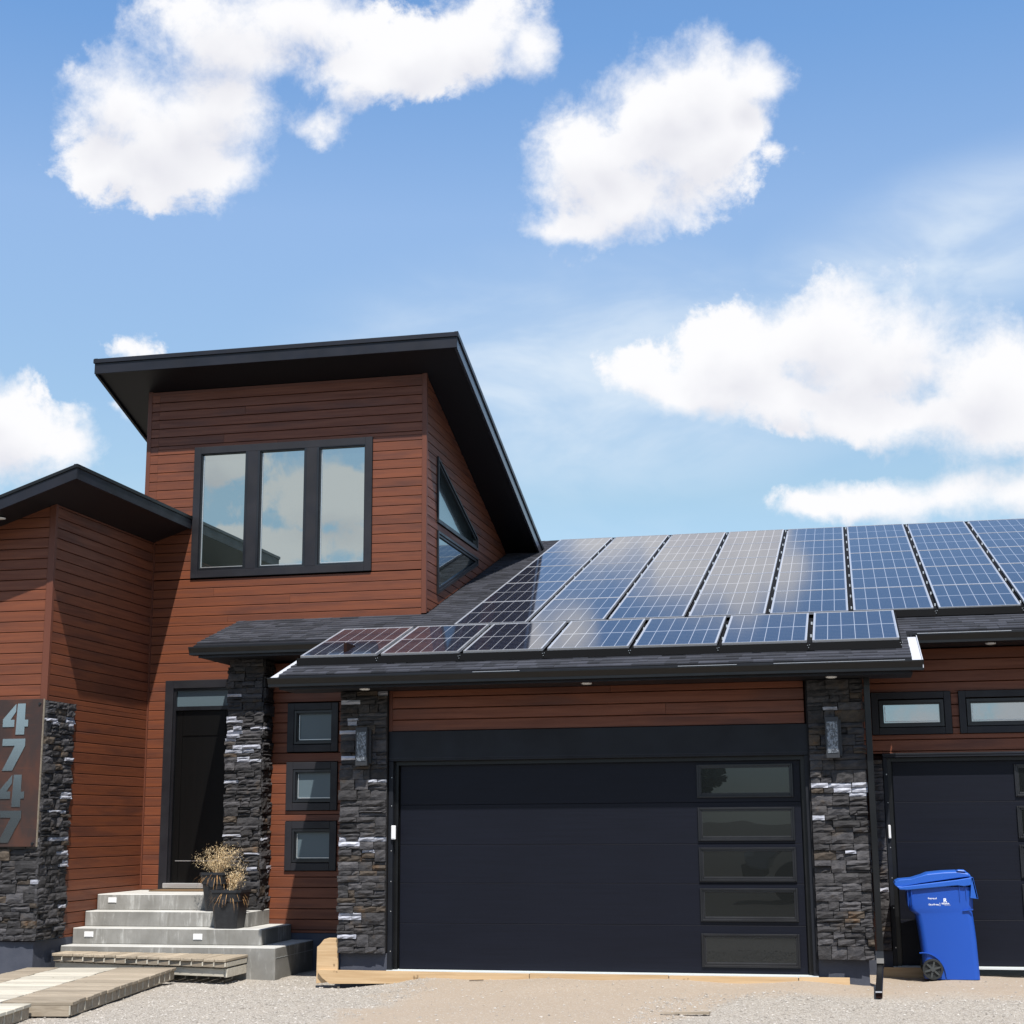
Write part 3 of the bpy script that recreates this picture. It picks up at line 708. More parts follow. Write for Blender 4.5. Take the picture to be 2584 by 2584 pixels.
garage(5.795, 10.8, 2.397, 1.3, .05, (7.293, 8.29), 2.4, 2.447)

# --- main roof slab, L-shaped outline
outl = [(-1.20, -.58), (6.08, -.58), (6.08, .70), (12.0, .70), (12.0, 9.42), (-3.14, 9.42), (-3.14, 1.30), (-1.20, 1.30)]
mb = MB(); mb.prism([(x, y, ZR(y)-.15) for x, y in outl], [(x, y, ZR(y)-.012) for x, y in outl])
roof = mb.build('main_roof', 'soffit_black', house)
# back slope
MB().prism([(-3.14, 9.42, 6.3), (12, 9.42, 6.3), (12, 16, 4.2), (-3.14, 16, 4.2)], [(-3.14, 9.42, ZR(9.42)), (12, 9.42, ZR(9.42)), (12, 16, 4.5), (-3.14, 16, 4.5)]).build('back_slope', 'shingle', roof)
# shingles: stepped courses of laminated tabs
EXP = .14/math.sqrt(1+1/9.)
def course_ranges(y):
    r = []
    lo = -1.20 if y < 1.30 else -3.14
    hi = 6.08 if y < .70 else 11.9
    if 2.88 < y < 8.2:
        return [(-.345, hi)]
    return [(lo, hi)]
tabs = []
y = -.58; ci = 0
while y < 9.40:
    for (lo, hi) in course_ranges(y+.02):
        x = lo - rnd.random()*.2
        while x < hi:
            wdt = rnd.choice((.10, .14, .18, .22, .27))
            a, b = max(x, lo), min(x+wdt, hi)
            if b-a > .015: tabs.append((y, a, b, rnd.random(), rnd.random() < .5))
            x += wdt
    y += EXP; ci += 1
def tab_geo(mb, t):
    y, a, b, tone, hi = t; th = .012 if hi else .005; y0 = y-.004+ (0 if hi else .004); y1 = y+EXP+.02
    i = len(mb.v)
    mb.v += [(a, y0, ZR(y0)-.006), (b, y0, ZR(y0)-.006), (b, y0, ZR(y0)+th), (a, y0, ZR(y0)+th), (b, y1, ZR(y1)-.008+th*.3), (a, y1, ZR(y1)-.008+th*.3), (a, y1, ZR(y1)-.02), (b, y1, ZR(y1)-.02)]
    for f in ((0, 1, 2, 3), (3, 2, 4, 5), (0, 3, 5, 6), (1, 7, 4, 2)): mb.f.append(tuple(i+k for k in f)); mb.m.append(0)
def seen(t):
    y, a, b = t[:3]
    if y < -.25: return True
    if .70 <= y < 1.3 and a > 6.08: return True
    if y < .6 and a > 5.99: return True
    return False
ind = [t for t in tabs if seen(t)]
ind.sort(key=lambda t: t[0] - (t[2]-t[1])*2); ind = ind[:295]; sid = set(map(id, ind))
for t in ind:
    mb = MB(); tab_geo(mb, t); mb.build('shingle', 'shingle', roof, attr=[t[3]]*4)
mb = MB(); at = []
for t in tabs:
    if id(t) not in sid: tab_geo(mb, t); at += [t[3]]*4
tag(mb.build('shingles', 'shingle', roof, attr=at), kind='stuff')

# --- soffits, fascias, gutters
MB().box(-1.20, 6.08, -.56, .016, 3.228, 3.245).build('soffit', 'soffit_black', house)
MB().box(-1.18, 6.06, -.60, -.562, 3.222, 3.375).build('fascia', 'fascia_black', house)
MB().box(5.46, 12.0, .72, 1.316, 3.700, 3.715).build('soffit', 'soffit_black', house)
MB().box(6.12, 12.0, .66, .70, 3.695, 3.80).build('fascia', 'fascia_black', house)
MB().box(-3.05, -.57, 1.31, 2.88, 3.850, 3.865).build('soffit', 'soffit_black', house)
MB().box(-3.05, -1.21, 1.27, 1.31, 3.845, 4.0).build('fascia', 'fascia_black', house)
MB().prism([(5.5, 0.0, 3.23), (6.07, 0.0, 3.23), (6.07, 1.3, 3.69), (5.5, 1.3, 3.69)], [(5.5, 0.0, 3.24), (6.07, 0.0, 3.24), (6.07, 1.3, 3.70), (5.5, 1.3, 3.70)]).build('soffit', 'soffit_black', house)
def gutter(x0, x1, ylip, zlip, name='gutter', h=.105, d=.125):
    prof = [(0, 0), (.012, 0), (.012, -.012), (.006, -.02), (.02, -.045), (.035, -.075), (.035, -h), (d, -h), (d, .012), (d-.003, .012), (d-.003, -h+.003), (.038, -h+.003), (.038, -.075), (.023, -.045), (.003+.006, -.022), (0, -.015)]
    mb = MB(); mb.chain([[(x0, ylip+a, zlip+b) for a, b in prof], [(x1, ylip+a, zlip+b) for a, b in prof]])
    cap = [(0, 0), (.012, -.02), (.035, -.075), (.035, -h), (d, -h), (d, 0)]
    for xx, s in ((x0, 1), (x1, -1)): mb.prism([(xx, ylip+a, zlip+b) for a, b in cap], [(xx+s*.003, ylip+a, zlip+b) for a, b in cap])
    g_ = mb.build(name, 'gutter_black', house)
    # bright galvanised strips cover some stretches of the rolled lip
    return g_
gutter(-1.292, 6.196, -.722, 3.355)
gutter(6.15, 12, .575, 3.787)
gutter(-3.160, -1.215, 1.18, 3.985)
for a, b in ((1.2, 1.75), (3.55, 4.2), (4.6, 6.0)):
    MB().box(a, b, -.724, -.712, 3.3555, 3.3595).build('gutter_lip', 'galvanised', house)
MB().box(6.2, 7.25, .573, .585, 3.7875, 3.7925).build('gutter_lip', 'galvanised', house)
# bright metal rake flashings at both ends of the garage roof
def rakeflash(x0, x1, ya, yb, dz0, dz1):
    mb = MB(); mb.prism([(x0, ya, ZR(ya)+dz0-.02), (x1, ya, ZR(ya)+dz0-.02), (x1, yb, ZR(yb)+dz1-.02), (x0, yb, ZR(yb)+dz1-.02)], [(x0, ya, ZR(ya)+dz0), (x1, ya, ZR(ya)+dz0), (x1, yb, ZR(yb)+dz1), (x0, yb, ZR(yb)+dz1)])
    mb.box(x1-.006, x1, ya, ya+.01, ZR(ya)+dz0-.02, ZR(ya)+dz0-.019)
    mb.build('rake_flashing', 'galvanised', house)
mat('flashing_white', (.52, .53, .56), .45, .5, .1)
def rf(x0, x1, ya, yb):
    mb = MB()
    mb.prism([(x0, ya, ZR(ya)-.05), (x1, ya, ZR(ya)-.05), (x1, yb, ZR(yb)-.05), (x0, yb, ZR(yb)-.05)], [(x0, ya, ZR(ya)-.03), (x1, ya, ZR(ya)-.03), (x1, yb, ZR(yb)-.03), (x0, yb, ZR(yb)-.03)])
    mb.prism([(x1, ya, ZR(ya)-.09), (x1+.008, ya, ZR(ya)-.09), (x1+.008, yb, ZR(yb)-.09), (x1, yb, ZR(yb)-.09)], [(x1, ya, ZR(ya)-.012), (x1+.008, ya, ZR(ya)-.012), (x1+.008, yb, ZR(yb)-.012), (x1, yb, ZR(yb)-.012)])
    return mb.build('rake_flashing', 'flashing_white', house)
rf(6.082, 6.185, -.70, .56)
mb = MB(); mb.prism([(-1.29, -.70, ZR(-.70)-.05), (-1.202, -.70, ZR(-.70)-.05), (-1.202, 1.17, ZR(1.17)-.05), (-1.29, 1.17, ZR(1.17)-.05)], [(-1.29, -.70, ZR(-.70)-.02), (-1.202, -.70, ZR(-.70)-.02), (-1.202, 1.17, ZR(1.17)-.02), (-1.29, 1.17, ZR(1.17)-.02)]); mb.build('rake_flashing', 'flashing_white', house)
# left rake board of the garage roof and canopy end
MB().prism([(-1.20, -.56, ZR(-.56)-.16), (-1.17, -.56, ZR(-.56)-.16), (-1.17, 1.3, ZR(1.3)-.16), (-1.20, 1.3, ZR(1.3)-.16)], [(-1.20, -.56, ZR(-.56)-.02), (-1.17, -.56, ZR(-.56)-.02), (-1.17, 1.3, ZR(1.3)-.02), (-1.20, 1.3, ZR(1.3)-.02)]).build('rake_fascia', 'fascia_black', house)
# gable infill under the roof edge at the step (right) and left side
MB().prism([(5.48, .02, 3.23), (5.46, 1.31, 3.23), (5.46, 1.31, 3.72)], [(5.50, .02, 3.23), (5.48, 1.31, 3.23), (5.48, 1.31, 3.72)]).build('wall_core', 'wall_back', house)
MB().prism([(-.60, 0, 3.2), (-.57, 0, 3.2), (-.57, 2.0, 3.2), (-.60, 2.0, 3.2)], [(-.60, 0, 3.43), (-.57, 0, 3.43), (-.57, 2.0, 4.08), (-.60, 2.0, 4.08)]).build('wall_core', 'wall_back', house)
# --- downspout
ds = empty('downspout', (5.58, -.15, .1), parent=house)
MB().box(5.556, 5.622, -.175, -.095, 3.13, 3.30).build('outlet_sleeve', 'gutter_black', ds, bevel=.006)
mb = MB(); mb.chain([[(x, y, z) for x, y in ((5.552, -.170), (5.620, -.170), (5.620, -.105), (5.552, -.105))] for z in (3.14, .26)]); mb.build('pipe', 'gutter_black', ds, bevel=.006)
mb = MB(); mb.chain([[(5.545, -.18, .28), (5.620, -.18, .28), (5.620, -.09, .28), (5.545, -.09, .28)], [(5.543, -.20, .21), (5.620, -.20, .21), (5.620, -.10, .19), (5.543, -.10, .19)], [(5.542, -.24, .16), (5.618, -.24, .16), (5.618, -.17, .10), (5.542, -.17, .10)]]); mb.build('elbow', 'gutter_gloss' if 'gutter_gloss' in MATS else 'gutter_black', ds)
mb = MB(); mb.chain([[(5.546, -.22, .15), (5.612, -.22, .15), (5.612, -.16, .09), (5.546, -.16, .09)], [(5.505, -1.16, -.035), (5.575, -1.16, -.035), (5.575, -1.13, -.105), (5.505, -1.13, -.105)]]); mb.build('extension', 'gutter_black', ds, bevel=.006)
MB().box(5.507, 5.573, -1.19, -1.155, -.045, -.034).build('outlet_lip', 'galvanised', ds)
MB().box(5.51, 5.57, -1.168, -1.162, -.10, -.045).build('outlet_mouth', 'wall_back', ds)

# ------------------------------------------------------------------ ledge stones
stones = []   # (area, builder-data)
def jit(s): return (rnd.random()-.5)*2*s
def stone_mesh(face, u0, u1, z0, z1, d, jag=0):
    """face(u, depth, z) -> world point; u along the wall, depth outwards"""
    mb = MB(); nu = max(2, min(5, int((u1-u0)/.07)+1)); nz = 2 if z1-z0 < .07 else 3
    g = .003; u0 += g; u1 -= g; z0 += g*.8; z1 -= g*.8
    i0 = len(mb.v); tilt = jit(.012); tz = jit(.010)
    idx = {}
    for j in range(nz+1):
        for i in range(nu+1):
            fu, fz = i/nu, j/nz
            edge = (i in (0, nu)) or (j in (0, nz))
            u = u0+(u1-u0)*fu + (jit(.006) if not edge else jit(.004)); z = z0+(z1-z0)*fz + (jit(.004) if 0 < j < nz else jit(.0022))
            dd = d + tilt*(fu-.5) + tz*(fz-.5) + jit(.007) - (.011 if edge else 0)
            idx[i, j] = len(mb.v); mb.v.append(face(u, dd, z))
    for j in range(nz):
        for i in range(nu):
            mb.f.append((idx[i, j], idx[i+1, j], idx[i+1, j+1], idx[i, j+1])); mb.m.append(0)
    per = [(i, 0) for i in range(nu+1)] + [(nu, j) for j in range(1, nz+1)] + [(i, nz) for i in range(nu-1, -1, -1)] + [(0, j) for j in range(nz-1, 0, -1)]
    back = []
    for (i, j) in per:
        fu, fz = i/nu, j/nz; back.append(len(mb.v)); mb.v.append(face(u0+(u1-u0)*fu, 0.0, z0+(z1-z0)*fz))
    n = len(per)
    for k in range(n):
        k2 = (k+1) % n; mb.f.append((idx[per[k]], back[k], back[k2], idx[per[k2]])); mb.m.append(0)
    return mb
def ledge(face, u0, u1, z0, z1, whites, owner, jag_l=0., jag_r=0., wp=.02, vis=lambda u, z: True):
    z = z0; last = 0
    while z < z1-.01:
        h = rnd.choice((.055, .075, .09, .105, .12, .14));
        if z+h > z1-.045: h = z1-z
        u = u0 + jit(jag_l) if jag_l else u0
        while u < u1-.01:
            big = h > .1 and rnd.random() < .35
            wdt = rnd.uniform(.16, .30) if not big else rnd.uniform(.12, .26)
            if u+wdt > u1-.09: wdt = u1-u + (jit(jag_r) if jag_r else 0)
            if big or h < .085 or rnd.random() < .3: parts = [(z, z+h)]
            elif h > .115 and rnd.random() < .5:
                a = rnd.uniform(.25, .4); b = rnd.uniform(.6, .75); parts = [(z, z+h*a), (z+h*a, z+h*b), (z+h*b, z+h)]
            else: a = rnd.uniform(.32, .68); parts = [(z, z+h*a), (z+h*a, z+h)]
            for (a, b) in parts:
                uu0, uu1 = u, u+wdt; sub = [(uu0, uu1)]
                if not big and wdt > .2 and rnd.random() < .35:
                    m_ = u+wdt*rnd.uniform(.35, .65); sub = [(uu0, m_), (m_, uu1)]
                for (p, q) in sub:
                    wh = any(p-.02 <= wx <= q+.02 and a-.012 <= wz <= b+.012 and (b-a) < .058 for wx, wz in whites)
                    m_ = 'stone_white' if wh or rnd.random() < wp*.4 else rnd.choice(('stone_dark', 'stone_dark', 'stone_dark', 'stone_grey', 'stone_grey', 'stone_brown' if rnd.random() < .5 else 'stone_dark'))
                    mb = stone_mesh(face, p, q, a, b, rnd.uniform(.030, .066))
                    stones.append(((q-p)*(b-a)*(1 if vis((p+q)/2, (a+b)/2) else .01), mb, m_, owner))
            u += wdt
        z += h
def FY(y): return lambda u, d, z: (u, y-d, z)
def FX(x): return lambda u, d, z: (x+d, u, z)
def owner(name, *b): return MB().box(*b).build(name, 'mortar', house)
oL = owner('stone_column', -.56, -.012, -.06, .01, .20, 3.222)
WL = [(-.44,3.08),(-.39,3.04),(-.28,2.98),(-.46,2.89),(-.41,2.84),(-.42,2.72),(-.43,2.43),(-.07,2.28),(-.14,2.19),(-.02,2.19),(-.35,2.15),(-.41,2.07),(-.31,2.03),(-.56,2.05),(-.52,1.47),(-.03,1.47),(-.25,1.38),(-.06,1.32),(-.48,1.21),(-.05,1.16),(-.1,1.01),(-.55,.94),(-.39,.62),(-.08,.57),(-.46,.38),(-.19,.67)]
ledge(FY(-.06), -.585, -.006, .188, 3.222, WL, oL, jag_l=.014)
oR = owner('stone_column', 4.91, 5.52, -.06, .01, .19, 3.222)
WR = [(5.01,2.07),(5.32,2.03),(5.46,2.08),(5.46,1.96),(5.03,1.82),(5.02,1.77),(4.94,1.7),(5.0,1.36),(5.43,1.36),(5.3,1.3),(5.46,1.31),(5.07,1.08),(4.97,1.02),(5.08,1.02),(5.31,2.89)]
ledge(FY(-.06), 4.927, 5.540, .182, 3.222, WR, oR, jag_r=.016)
oP = owner('stone_column', -2.74, -2.29, 1.67, 2.0, .58, 3.86)
WP = [(-2.72,3.54),(-2.64,3.44),(-2.74,3.4),(-2.72,3.08),(-2.64,2.92),(-2.31,2.93),(-2.74,2.79),(-2.53,2.66),(-2.48,2.53),(-2.34,2.49),(-2.72,1.52),(-2.42,1.28),(-2.33,1.08),(-2.57,2.68)]
ledge(FY(1.67), -2.775, -2.262, .573, 3.852, WP, oP, jag_l=.022, jag_r=.02)
ledge(FX(-2.29), 1.66, 2.0, .573, 3.852, [(1.8, 2.93), (1.85, 3.2), (1.9, 1.08), (1.8, 1.5)], oP, wp=.06, vis=lambda u, z: z > 1)
oWs = owner('stone_wainscot', -4.53, -4.508, -.03, .64, .285, 3.222)
WW = [(.62,3.16),(.53,3.01),(.64,2.96),(.08,2.96),(.06,2.63),(.25,2.62),(.62,2.52),(.62,2.37),(.41,2.05),(.40,1.84),(.14,1.8),(.44,1.52),(.62,1.52),(.24,1.39),(.44,1.32),(.58,1.2),(.2,.9),(.3,.87),(.6,.7),(.5,.5)]
ledge(FX(-4.508), -.07, .655, .285, 3.218, WW, oWs, jag_r=.012)
oWf = owner('stone_wainscot', -8.4, -4.53, -.035, -.01, .285, 3.22)
ledge(FY(-.030), -8.4, -4.47, .285, 3.218, [(-4.5, .96), (-4.49, .79), (-4.9, .32)], oWf, vis=lambda u, z: u > -5.3 and z < 1.5)
o2 = owner('stone_column', 5.63, 5.74, 1.24, 1.31, .18, 2.36)
ledge(FY(1.25), 5.625, 5.738, .18, 2.37, [(5.68, 1.12), (5.68, .88)], o2)
stones.sort(key=lambda s: -s[0])
for a, mb, m_, ow in stones[:298]: mb.build('stone', m_, ow)
rest = {}
for a, mb, m_, ow in stones[298:]:
    k = (ow.name, m_); r = rest.setdefault(k, (MB(), ow)); R0 = r[0]; i = len(R0.v)
    R0.v += mb.v; R0.f += [tuple(i+q for q in f) for f in mb.f]; R0.m += mb.m
byow = {}
for (on, m_), (R0, ow) in rest.items(): byow.setdefault(on, []).append((m_, R0, ow))
for on, lst in byow.items():
    B_ = MB(); ms = []
    for m_, R0, ow in lst:
        i = len(B_.v); B_.v += R0.v; B_.f += [tuple(i+q for q in f) for f in R0.f]; B_.m += [len(ms)]*len(R0.f); ms.append(m_)
    tag(B_.build('small_stones', ms, lst[0][2]), kind='stuff')

# ================================================================== SOLAR PANELS
PW, PL = .956, 1.622          # width, length along the slope
SL = math.sqrt(1+1/9.)
def panel_proto(PL):
    root = bpy.data.objects.new('solar_panel', None); COL.objects.link(root); WO[root.name] = Vector((0, 0, 0))
    t = .035; f = .014
    mb = MB()
    mb.box(0, f, 0, PL, -t, 0); mb.box(PW-f, PW, 0, PL, -t, 0); mb.box(f, PW-f, 0, f, -t, 0); mb.box(f, PW-f, PL-f, PL, -t, 0)
    fr = mb.build('frame', 'alu_frame', root, center=False)
    mb = MB(); mb.poly([(f, f, -.004), (PW-f, f, -.004), (PW-f, PL-f, -.004), (f, PL-f, -.004)])
    gl = mb.build('cell_glass', 'solar_cells', root, center=False, uv=[[(0, 0), (1, 0), (1, 1), (0, 1)]])
    mb = MB(); mb.box(f, PW-f, f, PL-f, -.03, -.012); bk = mb.build('back_sheet', 'skirt_black', root, center=False)
    return root
def copy_tree(o, parent=None):
    c = o.copy(); COL.objects.link(c); c.parent = parent
    for ch in [q for q in o.children]: copy_tree(ch, c)
    return c
protoA = panel_proto(PL); protoB = panel_proto(1.700)
TH = math.atan(1/3.)
usedp = set()
def place_panel(proto, x, y, lift, label):
    o = proto if proto.name not in usedp else copy_tree(proto)
    usedp.add(proto.name)
    y_ = 1.533 if y > 1 else -.145      # the racking is a touch flatter than the roof
    o.location = (x + .032, y, ZR(y)+lift+.012-(y-y_)*.0088); o.rotation_euler = (TH - R(.45) + jit(.0010), jit(.0010), 0)
    tag(o, label, 'solar panel', 'solar panels on the sloping roof')
num = ['first', 'second', 'third', 'fourth', 'fifth', 'sixth', 'seventh', 'eighth', 'ninth']
rown = ['lowest', 'second', 'middle', 'fourth', 'topmost']
for i in range(7):
    place_panel(protoB, -1.125+i*1.0185, -.145, .112, '%s panel from the left in the front row, just above the long gutter' % num[i])
for i in range(9):
    for j in range(5):
        place_panel(protoA, .367+i*1.0200, 1.533+j*1.5470, .100, '%s panel from the left in the %s row of the large upper array' % (num[i], rown[j]))
# dark skirts and rails under the arrays
sk = empty('array_skirt', (2.4, -.17, 3.54), 'black mesh skirt closing the gap under the front row of panels', 'panel skirt')
def skirt(x0, x1, y, parent, h, n):
    step = (x1-x0)/n
    for i in range(n):
        a, b = x0+i*step, x0+(i+1)*step-.004
        MB().prism([(a, y-.012, ZR(y)+.012), (b, y-.012, ZR(y)+.012), (b, y, ZR(y)+.012), (a, y, ZR(y)+.012)], [(a, y-.008, ZR(y)+h), (b, y-.008, ZR(y)+h), (b, y, ZR(y)+h), (a, y, ZR(y)+h)]).build('skirt_panel', 'skirt_black', parent)
        mb = MB()
        for dx, dz in ((-.01, .07), (.012, .075), (0, .045)): mb.cyl((b+dx, y-.013, ZR(y)+dz), (0, -1, 0), .004, .004, .004, 6)
        mb.build('clip', 'silver_trim', parent)
skirt(-1.128, 5.995, -.17, sk, .102, 7)
mb = MB(); mb.prism([(5.985, -.165, ZR(-.165)+.01), (5.997, -.165, ZR(-.165)+.01), (5.997, 1.45, ZR(1.45)+.01), (5.985, 1.45, ZR(1.45)+.01)], [(5.985, -.165, ZR(-.165)+.085), (5.997, -.165, ZR(-.165)+.085), (5.997, 1.45, ZR(1.45)+.085), (5.985, 1.45, ZR(1.45)+.085)]); mb.build('skirt_panel', 'skirt_black', sk)
sk2 = empty('array_skirt', (8, 1.5, 4.1), 'black mesh skirt under the lowest panels right of the front row', 'panel skirt')
skirt(5.47, 9.53, 1.505, sk2, .100, 4)
rl = empty('mounting_rails', (4.9, 5, 5.3), 'dark mounting rails seen in the gaps between panel columns', 'mounting rails')
for i in range(1, 9):
    x = .367+i*1.02
    mb = MB(); mb.prism([(x-.03, 1.5, ZR(1.5)+.0), (x+.05, 1.5, ZR(1.5)+.0), (x+.05, 9.2, ZR(9.2)+.0), (x-.03, 9.2, ZR(9.2)+.0)], [(x-.03, 1.5, ZR(1.5)+.045), (x+.05, 1.5, ZR(1.5)+.045), (x+.05, 9.2, ZR(9.2)+.045), (x-.03, 9.2, ZR(9.2)+.045)]); mb.build('rail', 'skirt_black', rl)
    for j in range(5):
        for q in (.25, .75):
            yy = 1.533+(j+q)*1.547
            MB().box(x+.002, x+.018, yy, yy+.05, ZR(yy)+.05, ZR(yy)+.085).build('clamp', 'silver_trim', rl)
for i in range(1, 7):
    x = -1.125+i*1.0185
    mb = MB(); mb.prism([(x-.03, -.14, ZR(-.14)), (x+.05, -.14, ZR(-.14)), (x+.05, 1.44, ZR(1.44)), (x-.03, 1.44, ZR(1.44))], [(x-.03, -.14, ZR(-.14)+.05), (x+.05, -.14, ZR(-.14)+.05), (x+.05, 1.44, ZR(1.44)+.05), (x-.03, 1.44, ZR(1.44)+.05)]); mb.build('rail', 'skirt_black', rl)
    for yy in (.3, 1.0): MB().box(x+.0, x+.02, yy, yy+.05, ZR(yy)+.06, ZR(yy)+.095).build('clamp', 'silver_trim', rl)

# ================================================================== ENTRY STEPS
st = empty('entry_steps', (-3.3, 1.5, -.17), 'concrete entry steps with four levels leading up to the black front door', 'steps')
mb = MB()
def step(x0, x1, y0, y1, z0, z1): MB().box(x0, x1, y0, y1, z0, z1).build('step', 'concrete', st, bevel=.008)
step(-4.505, -1.627, .637, 1.999, -.30, .181)
step(-4.505, -1.929, .941, 1.999, .1815, .379)
step(-4.505, -2.238, 1.252, 1.999, .3795, .571)
step(-4.505, -2.80, 1.569, 2.86, .5715, .772)
MB().box(-4.505, -2.80, 2.0, 2.86, -.3, .570).build('landing_base', 'concrete', st)
MB().box(-1.626, -1.624, .66, 1.99, .055, .058).build('form_line', 'silver_sill', st)
for (a, b, c, d, yy, lab) in ((-4.344, -4.226, .661, .728, 1.569, 'small white step light in the top concrete riser'), (-4.339, -4.214, .265, .333, .941, 'left white step light in the third riser, below the siding corner'), (-2.840, -2.719, .244, .317, .941, 'right white step light in the third riser, below the planter')):
    L_ = empty('step_light', ((a+b)/2, yy, c), lab, 'step light', 'step lights in the risers')
    MB().box(a, b, yy-.010, yy+.02, c, d).build('cover', 'white_plastic', L_, bevel=.003)
    MB().box(a+.01, b-.01, yy-.013, yy-.0095, c+.01, d-.022).build('louvre', 'white_plastic', L_)
tag(MB().box(-4.15, -3.25, 2.36, 2.78, .773, .790).build('doormat', 'mat_coir', None, bevel=.004), 'brown coir doormat lying on the landing before the front door', 'doormat')

# ================================================================== BOARDWALK
def deckboard(c, L, Wd, T, ang, z, name, m, parent, tilt=0):
    """a board centred at c (x,y), long side along angle ang"""
    ca, sa = math.cos(ang), math.sin(ang)
    P = [(-L/2, -Wd/2), (L/2, -Wd/2), (L/2, Wd/2), (-L/2, Wd/2)]
    Q = [(c[0]+a*ca-b*sa, c[1]+a*sa+b*ca) for a, b in P]
    return MB().prism([(x, y, z-T) for x, y in Q], [(x, y, z) for x, y in Q]).build(name, m, parent, bevel=.004)
AR = R(-8.8)
# upper deck: boards run front to back
dk = empty('wooden_platform', (-3.2, .2, -.15), 'low wooden platform of short boards at the foot of the steps', 'wooden platform')
nb = 16; x0, x1 = -4.43, -1.965
for i in range(nb):
    xc = x0+(i+.5)*(x1-x0)/nb; t = (xc-x0)/(x1-x0)
    ztop = .118-.018*t + jit(.002)
    yf = (.30*(1-t) + -.095*t) + jit(.010)
    wb = (x1-x0)/nb-.010
    MB().prism([(xc-wb/2, yf, ztop-.034), (xc+wb/2, yf-.012, ztop-.034), (xc+wb/2, .618, ztop-.034), (xc-wb/2, .618, ztop-.034)], [(xc-wb/2, yf, ztop), (xc+wb/2, yf-.012, ztop), (xc+wb/2, .618, ztop), (xc-wb/2, .618, ztop)]).build('board', 'lumber_aged_y', dk, bevel=.005)
def beamp(a, b, th, z0, z1, m, parent, name='beam'):
    a, b = Vector((*a, 0)), Vector((*b, 0)); d = (b-a).normalized(); n = Vector((-d.y, d.x, 0))*th
    Q = [a, b, b+n, a+n]
    return MB().prism([(q.x, q.y, z0 if not callable(z0) else z0(q.x)) for q in Q], [(q.x, q.y, z1 if not callable(z1) else z1(q.x)) for q in Q]).build(name, m, parent, bevel=.004)
zz = lambda x: .118-.018*(x-x0)/(x1-x0)-.036
beamp((x0+.01, .315), (x1-.012, -.078), .04, lambda x: zz(x)-.062, zz, 'lumber_aged', dk)
beamp((x0+.01, .36), (x1-.05, -.03), .04, lambda x: zz(x)-.17, lambda x: zz(x)-.075, 'lumber_pale', dk)
MB().box(x1-.045, x1-.008, -.03, .60, .005, .062).build('end_board', 'lumber_pale', dk, bevel=.004)
MB().box(x1-.05, x1-.012, -.01, .60, -.115, -.012).build('end_board', 'lumber_pale', dk, bevel=.004)
for k in range(nb):
    xc = x0+(k+1)*(x1-x0)/nb-.01; t = (xc-x0)/(x1-x0); yf = .315*(1-t)-.078*t
    MB().box(xc-.008, xc+.008, yf-.010, yf+.002, zz(xc)-.05, zz(xc)-.002).build('cleat', 'lumber_pale', dk)
# ramp: three strips of cross boards running towards the street
def P(u, v): # u across (0 at right edge), v along (0 at far end), returns xy
    dx, dy = math.sin(R(8.8)), -math.cos(R(8.8))
    ex, ey = -math.cos(R(8.8)), -math.sin(R(8.8))
    return (-2.605+u*ex+v*dx, -.06+u*ey+v*dy)
def ramp(label, voff, vlen, uoff, strips, ztop, name='wooden_walkway'):
    cx, cy = P(uoff+.9, voff+vlen/2)
    rp = empty(name, (cx, cy, ztop-.13), label, 'wooden walkway', 'boardwalk sections on the gravel')
    nbd = int(round(vlen/.215)); 
    for si, (ua, ub, m) in enumerate(strips):
        for i in range(nbd):
            va = voff+i*vlen/nbd; vb = voff+(i+1)*vlen/nbd-.016
            j1, j2 = jit(.008), jit(.008); zt = ztop+jit(.003)
            Q = [P(uoff+ua+.004+j1*(si == 0), va), P(uoff+ub-.004, va), P(uoff+ub-.004, vb), P(uoff+ua+.004+j1*(si == 0), vb)]
            MB().prism([(x, y, zt-.034) for x, y in Q], [(x, y, zt) for x, y in Q]).build('board', m, rp, bevel=.004)
        for uu in (ua+.02, ub-.06):
            Q = [P(uoff+uu, voff+.01), P(uoff+uu+.04, voff+.01), P(uoff+uu+.04, voff+vlen-.02), P(uoff+uu, voff+vlen-.02)]
            MB().prism([(x, y, ztop-.135) for x, y in Q], [(x, y, ztop-.036) for x, y in Q]).build('beam', 'lumber_aged', rp)
    # end board
    Q = [P(uoff+.02, voff+vlen-.05), P(uoff+strips[-1][1]-.02, voff+vlen-.05), P(uoff+strips[-1][1]-.02, voff+vlen-.012), P(uoff+.02, voff+vlen-.012)]
    MB().prism([(x, y, ztop-.135) for x, y in Q], [(x, y, ztop-.036) for x, y in Q]).build('end_board', 'lumber_aged', rp)
    for i in range(nbd):   # cleats between boards seen on the side
        v = voff+(i+1)*vlen/nbd
        Q = [P(uoff+.012, v-.010), P(uoff+.026, v-.010), P(uoff+.026, v+.006), P(uoff+.012, v+.006)]
        MB().prism([(x, y, ztop-.12) for x, y in Q], [(x, y, ztop-.036) for x, y in Q]).build('cleat', 'lumber_pale', rp)
    return rp
ramp('upper boardwalk section in three strips, the middle one bleached pale', 0, 3.62, 0, [(0, .70, 'lumber_aged'), (.71, 1.42, 'lumber_pale'), (1.43, 1.82, 'lumber_aged')], 0.0)
ramp('lower boardwalk section at the bottom left corner of the photo', 3.66, 3.0, .38, [(0, .70, 'lumber_pale'), (.71, 1.42, 'lumber_aged')], -.012)

